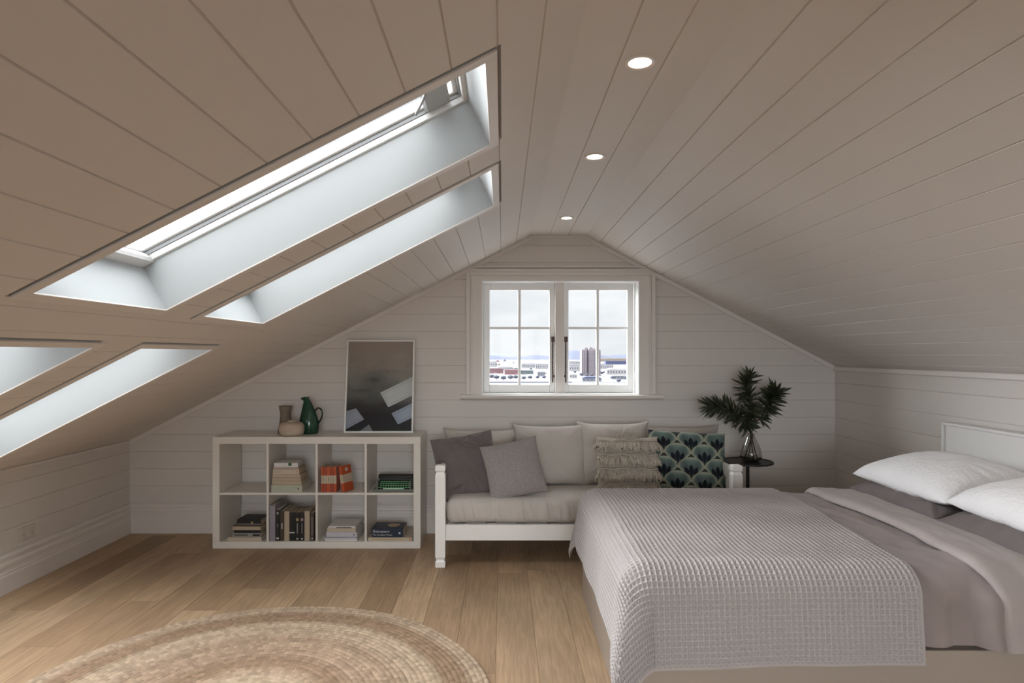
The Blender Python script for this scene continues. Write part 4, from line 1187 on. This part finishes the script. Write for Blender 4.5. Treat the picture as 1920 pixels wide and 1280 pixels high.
# ------------------------------------------------------------------ OUTSIDE
GZ = CH-40.0      # ground level far below the attic window
def omat(name, c, rough=.9): M[name] = mat(name, c, rough=rough, vary=.06, vscale=.05); return name
omat('land',(.21,.21,.225)); omat('waterout',(.24,.245,.26),.5); omat('hill_near',(.062,.070,.105)); omat('hill_far',(.10,.11,.15)); omat('tower',(.17,.145,.155)); omat('tower_dark',(.07,.065,.085))  # bluish outdoor tones, distance haze put into the colour
omat('roof_white',(.33,.33,.34)); omat('roof_red',(.17,.085,.09)); omat('wall_pale',(.26,.255,.26)); omat('roof_blue',(.05,.06,.12)); omat('ochre',(.21,.18,.14)); omat('tree_out',(.055,.06,.08)); omat('wharf',(.08,.08,.10)); omat('greyroof',(.15,.16,.18)); omat('teal_out',(.09,.12,.12))
def gp(px, py):   # ground point seen at pixel
    Y = (CH-GZ)*F/(py-CY); return Vector(((px-CX)/F*Y, Y, GZ))
struct(MB().add([(-3000,12,GZ-.6),(3000,12,GZ-.6),(3000,880,GZ-.6),(-3000,880,GZ-.6)],[(0,1,2,3)]).build('water_surface','waterout'),'pale harbour water beyond the window','water')
struct(MB().add([(-6000,860,GZ),(6000,860,GZ),(6000,9000,GZ),(-6000,9000,GZ)],[(0,1,2,3)]).build('far_shore','land'),'pale land across the harbour','ground')
def hills(name, Y, prof, m, depth=500, label=''):
    xs_ = [p[0] for p in prof]; n=160; mb=MB(); rows=[]
    pxs = np.linspace(xs_[0], xs_[-1], n)
    ht = np.interp(pxs, xs_, [p[1] for p in prof]) + 0.9*fbm(pxs*.25, pxs*0, hash(name)%97 if 0 else len(prof)*7, 3)
    X = (pxs-CX)/F*Y; H = CH-(ht-CY)/F*Y
    vs=[]
    for d,k in ((0,0),(depth*.35,.8),(depth*.6,1),(depth,.0)):
        vs.append([(x, Y-depth*.6+d, GZ-2+(h-GZ+2)*k) for x,h in zip(X,H)])
    mb.loft(vs, close=False, caps=False)
    return struct(mb.build(name,m,smooth=50), label, 'hill')
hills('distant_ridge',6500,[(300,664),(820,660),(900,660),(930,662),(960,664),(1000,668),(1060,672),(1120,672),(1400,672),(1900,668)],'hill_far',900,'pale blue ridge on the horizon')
hills('wooded_hill',4200,[(300,672),(860,666),(915,664),(930,667),(960,669),(985,668),(1000,665),(1030,667),(1058,660),(1070,656),(1090,657),(1110,664),(1140,667),(1165,664),(1180,664),(1240,670),(1800,672)],'hill_near',700,'blue grey wooded hill behind the harbour buildings')
# apartment tower: stepped slabs with recessed dark bays
tw = gp(1106,704); ty_ = tw.y
tower = tag(empty('apartment_tower', tw),'tall pale grey apartment tower standing alone beyond the harbour','building')
s = F/ty_
def tx(px): return (px-CX)/s - tw.x
def tz(py): return CH-(py-CY)/s - GZ
for a,b,top,dp in ((1089,1099,655,14),(1101.5,1113,653.5,18),(1115,1124,655.5,14)):
    MB().box(tx(a),tx(b),-dp,dp,0,tz(top)).build('slab','tower',tower)
MB().box(tx(1098.5),tx(1102),-8,10,0,tz(656)).box(tx(1112.5),tx(1115.5),-8,10,0,tz(656)).build('recess','tower_dark',tower)
MB().box(tx(1096),tx(1101),-4,4,tz(655),tz(651.5)).box(tx(1105),tx(1110),-4,4,tz(653.5),tz(651)).build('plant_room','tower',tower)
for a,b,dp in ((1089,1099,14),(1101.5,1113,18),(1115,1124,14)):
    mb=MB()
    for k in range(16):
        z = tz(700)+k*(tz(657)-tz(700))/16
        for q in range(3):
            x0 = tx(a)+(q+.25)*(tx(b)-tx(a))/3; x1 = x0+.5*(tx(b)-tx(a))/3
            mb.box(x0,x1,-dp-.3,-dp+.1,z,z+1.5)
    mb.build('window_rows','tower_dark',tower)
# low buildings: (px0,px1,ytop,ybase,wall,roof,label,gabled)
BL = [(916,932,677,688,'wall_pale','roof_white','white warehouse at the far left beneath the ridge',0),
 (934,962,686,694,'wall_pale','roof_white','long shed with pale roof and dark ridge on the left',1),
 (912,944,690,700,'roof_red','greyroof','reddish harbour shed with grey roof at the left edge',0),
 (946,975,693,702,'roof_red','roof_red','low dull red wharf building left of the centre bar',0),
 (978,1004,679,690,'wall_pale','roof_white','broad white hall with curved roof right of the left glazing bar',1),
 (1004,1028,682,692,'wall_pale','greyroof','pale block with grey roof beside the left sash handle',0),
 (976,1000,694,701,'teal_out','greyroof','low teal grey shed near the water',0),
 (1008,1022,694,705,'greyroof','roof_white','small grey boathouse with white gable',1),
 (1067,1088,676,684,'wall_pale','roof_white','pale long building left of the tower',0),
 (1067,1090,684,696,'wall_pale','greyroof','pale housing block in front of the tower foot on its left',0),
 (1126,1180,671.5,678,'ochre','ochre','long ochre building on the rise right of the tower',0),
 (1136,1180,676.5,683,'roof_blue','roof_blue','long deep blue warehouse right of the tower',0),
 (1126,1150,683,692,'wall_pale','greyroof','grey roofed block right of the tower foot',0),
 (1138,1190,690,702,'wall_pale','roof_white','large bright white roofed shed at the right',1),
 (1092,1128,706,715,'greyroof','roof_blue','blue grey canopied ferry wharf in front of the tower',1),
 (1068,1082,700,709,'wall_pale','roof_white','white motor cruiser moored left of the ferry wharf',1),
 (1150,1176,704,711,'greyroof','greyroof','low grey jetty shed at the lower right',0)]
for a,b,yt,yb,wm,rm,lab,gab in BL:
    p = gp((a+b)/2, yb); s = F/p.y; w = (b-a)/s; h = (yb-yt)/s; dp = min(40, w*.5)
    r = tag(empty('harbour_building', p), lab, 'building' if 'cruiser' not in lab else 'boat')
    if 'cruiser' in lab: r.name='motor_cruiser'
    hw_ = h*.72 if gab else h*.93
    MB().box(-w/2,w/2,0,dp,0,hw_).build('walls' if 'cruiser' not in lab else 'hull',wm,r)
    if gab: MB().prism([(-w/2-.5,hw_),(w/2+.5,hw_),(w*.3,h),(-w*.3,h)], lambda p_,q_,t_:(p_,t_,q_), -1, dp+1).build('roof' if 'cruiser' not in lab else 'cabin',rm,r)
    else: MB().box(-w/2-.6,w/2+.6,-.8,dp+.8,hw_,h).build('roof' if 'cruiser' not in lab else 'cabin',rm,r)
    mb = MB(); nwin = max(3,int(w/5))
    for k in range(min(nwin,24)):
        x0 = -w/2+(k+.3)*w/nwin; mb.box(x0,x0+w/nwin*.4,-.15,.1,hw_*.35,hw_*.7)
    mb.build('windows','tower_dark',r)
# small houses scattered between the larger buildings
rg = random.Random(21)
for k in range(34):
    px = rg.uniform(914,1036) if k<18 else rg.uniform(1063,1182)
    py = rg.choice([675,678,681,684,688,692,697,701])+rg.random()
    if 1084<px<1128 or py>703 or (px>1134 and py>687): continue
    p = gp(px, py); s = F/p.y; w = rg.uniform(3.5,8)/s; h = rg.uniform(2.2,4.5)/s; d_ = w*.8
    r = tag(empty('house', p), 'tiny pale house among the buildings across the harbour seen through the %s sash' % ('left' if px<1050 else 'right'), 'house', 'small houses across the harbour, %s sash' % ('left' if px<1050 else 'right'))
    MB().box(-w/2,w/2,0,d_,0,h*.6).build('walls',rg.choice(['wall_pale','wall_pale','teal_out','ochre','roof_red']),r)
    MB().prism([(-w/2-.3,h*.6),(w/2+.3,h*.6),(0,h)], lambda p_,q_,t_:(p_,t_,q_), -.3, d_+.3).build('roof',rg.choice(['greyroof','greyroof','roof_red','roof_blue','roof_white']),r)
# trees along the shore
def tree(px,py,size,lab,grp):
    p = gp(px,py); r = tag(empty('shore_tree',p),lab,'tree',grp); s = F/p.y; h = size/s
    rg = random.Random(int(px*7)); me = bpy.data.meshes.new('crown')
    import bmesh
    bm = bmesh.new(); bmesh.ops.create_icosphere(bm, subdivisions=3, radius=1)
    for v_ in bm.verts:
        k = 1+.35*noise.noise(v_.co*2.2+Vector((px,0,0))); v_.co = Vector((v_.co.x*h*.55*k, v_.co.y*h*.5*k, v_.co.z*h*.34*k+h*.66))
    bm.to_mesh(me); bm.free(); link('crown',me,'tree_out',r,smooth=180,fix=False)
    MB().tube([(0,0,0),(.02*h,0,h*.3),(0,0,h*.55)],[h*.05,h*.04,h*.02],6).build('trunk','tower_dark',r)
tg='trees along the harbour shore'
for k,(px,py,sz) in enumerate(((922,711,9),(931,713,10),(944,714,10),(957,713,10),(967,712,9),(982,713,8),(994,712,8),(1008,711,7),(1020,711,7))):
    tree(px,py,sz,'small dark tree on the shore seen through the left sash',tg+' left')
for k,(px,py,sz) in enumerate(((1078,700,5),(1090,706,7),(1101,706,6),(1110,706,6),(1128,703,7),(1134,701,6),(1148,712,7),(1160,718,8),(1174,712,7))):
    tree(px,py,sz,'small dark tree near the tower seen through the right sash',tg+' right')
p = gp(970,716.5)
wh = tag(MB().box(-60,75,-3,-1,-.6,1.0).build('jetty','wharf'),'long low timber jetty along the far shore','jetty'); wh.location = p

# ------------------------------------------------------------------ WORLD, LIGHT, CAMERA
w = bpy.data.worlds.new('overcast'); SC.world = w; w.use_nodes = True
nt = w.node_tree; N = nt.nodes; L = nt.links; bg = N['Background']
tc = N.new('ShaderNodeTexCoord'); mp = N.new('ShaderNodeMapping'); mp.inputs['Scale'].default_value=(1,1,3.2)
L.new(tc.outputs['Generated'], mp.inputs[0])
nz = N.new('ShaderNodeTexNoise'); nz.inputs['Scale'].default_value=3.2; nz.inputs['Detail'].default_value=6; nz.inputs['Roughness'].default_value=.55
L.new(mp.outputs[0], nz.inputs['Vector'])
cr = N.new('ShaderNodeValToRGB'); e=cr.color_ramp.elements
e[0].position=.36; e[0].color=(.76,.79,.83,1); e[1].position=.60; e[1].color=(.98,.985,1.0,1)
L.new(nz.outputs[0], cr.inputs[0])
sx = N.new('ShaderNodeSeparateXYZ'); L.new(tc.outputs['Generated'], sx.inputs[0])
def mrange(sock,a,b_,lo,hi):
    r = N.new('ShaderNodeMapRange'); r.interpolation_type='SMOOTHSTEP'
    for k_,v_ in zip((1,2,3,4),(a,b_,lo,hi)): r.inputs[k_].default_value=v_
    L.new(sock, r.inputs[0]); return r.outputs[0]
up = mrange(sx.outputs[2], .60, 1.0, 0, SKYTOP)          # sky brightened overhead to light the floor through the skylights
sn = N.new('ShaderNodeVectorMath'); sn.operation='DOT_PRODUCT'; sn.inputs[1].default_value=Vector((-.10,-.99,.03)).normalized()
L.new(tc.outputs['Generated'], sn.inputs[0])
su = mrange(sn.outputs['Value'], .82, 1.0, 0, SKYREAR)      # added low sky glow behind the camera, shining in at the doors
gn = N.new('ShaderNodeVectorMath'); gn.operation='DOT_PRODUCT'; gn.inputs[1].default_value=Vector((-.80,.42,.43)).normalized()
L.new(tc.outputs['Generated'], gn.inputs[0])
gl = mrange(gn.outputs['Value'], .74, 1.0, 0, SKYGLOW)     # added bright sky patch, lights bed and right wall through the skylights
a0 = N.new('ShaderNodeMath'); a0.operation='ADD'; L.new(su, a0.inputs[0]); L.new(gl, a0.inputs[1])
ad = N.new('ShaderNodeMath'); ad.operation='ADD'; L.new(up, ad.inputs[0]); L.new(a0.outputs[0], ad.inputs[1])
a1 = N.new('ShaderNodeMath'); a1.operation='ADD'; a1.inputs[1].default_value=1.0; L.new(ad.outputs[0], a1.inputs[0])
mx = N.new('ShaderNodeMix'); mx.data_type='RGBA'; mx.blend_type='MULTIPLY'; mx.inputs[0].default_value=1
L.new(cr.outputs[0], mx.inputs[6]); 
gd = mrange(sx.outputs[2], -.06, .0, .22, 1.0)            # below the horizon: dull ground
g2 = N.new('ShaderNodeMath'); g2.operation='MULTIPLY'; L.new(a1.outputs[0], g2.inputs[0]); L.new(gd, g2.inputs[1])
L.new(g2.outputs[0], mx.inputs[7]); L.new(mx.outputs[2], bg.inputs['Color'])
bg.inputs['Strength'].default_value = 1.0

cam = bpy.data.cameras.new('camera'); co = bpy.data.objects.new('camera', cam); COL.objects.link(co)
cam.sensor_width = 36; cam.lens = F/1920*36; cam.shift_x = (960-CX)/1920; cam.shift_y = (CY-640)/1920
co.location = (0,0,CH); co.rotation_euler = (radians(90),0,0); cam.clip_end = 20000; cam.clip_start = .05
SC.camera = co
SC.view_settings.view_transform='Standard'; SC.view_settings.look='None'; SC.view_settings.gamma=1; SC.view_settings.use_curve_mapping=False
SC.view_settings.exposure = EXPOSURE
SC.cycles.use_denoising = True
SC.cycles.max_bounces = 12; SC.cycles.diffuse_bounces = 8; SC.cycles.transparent_max_bounces = 12
SC.cycles.sample_clamp_indirect = 6
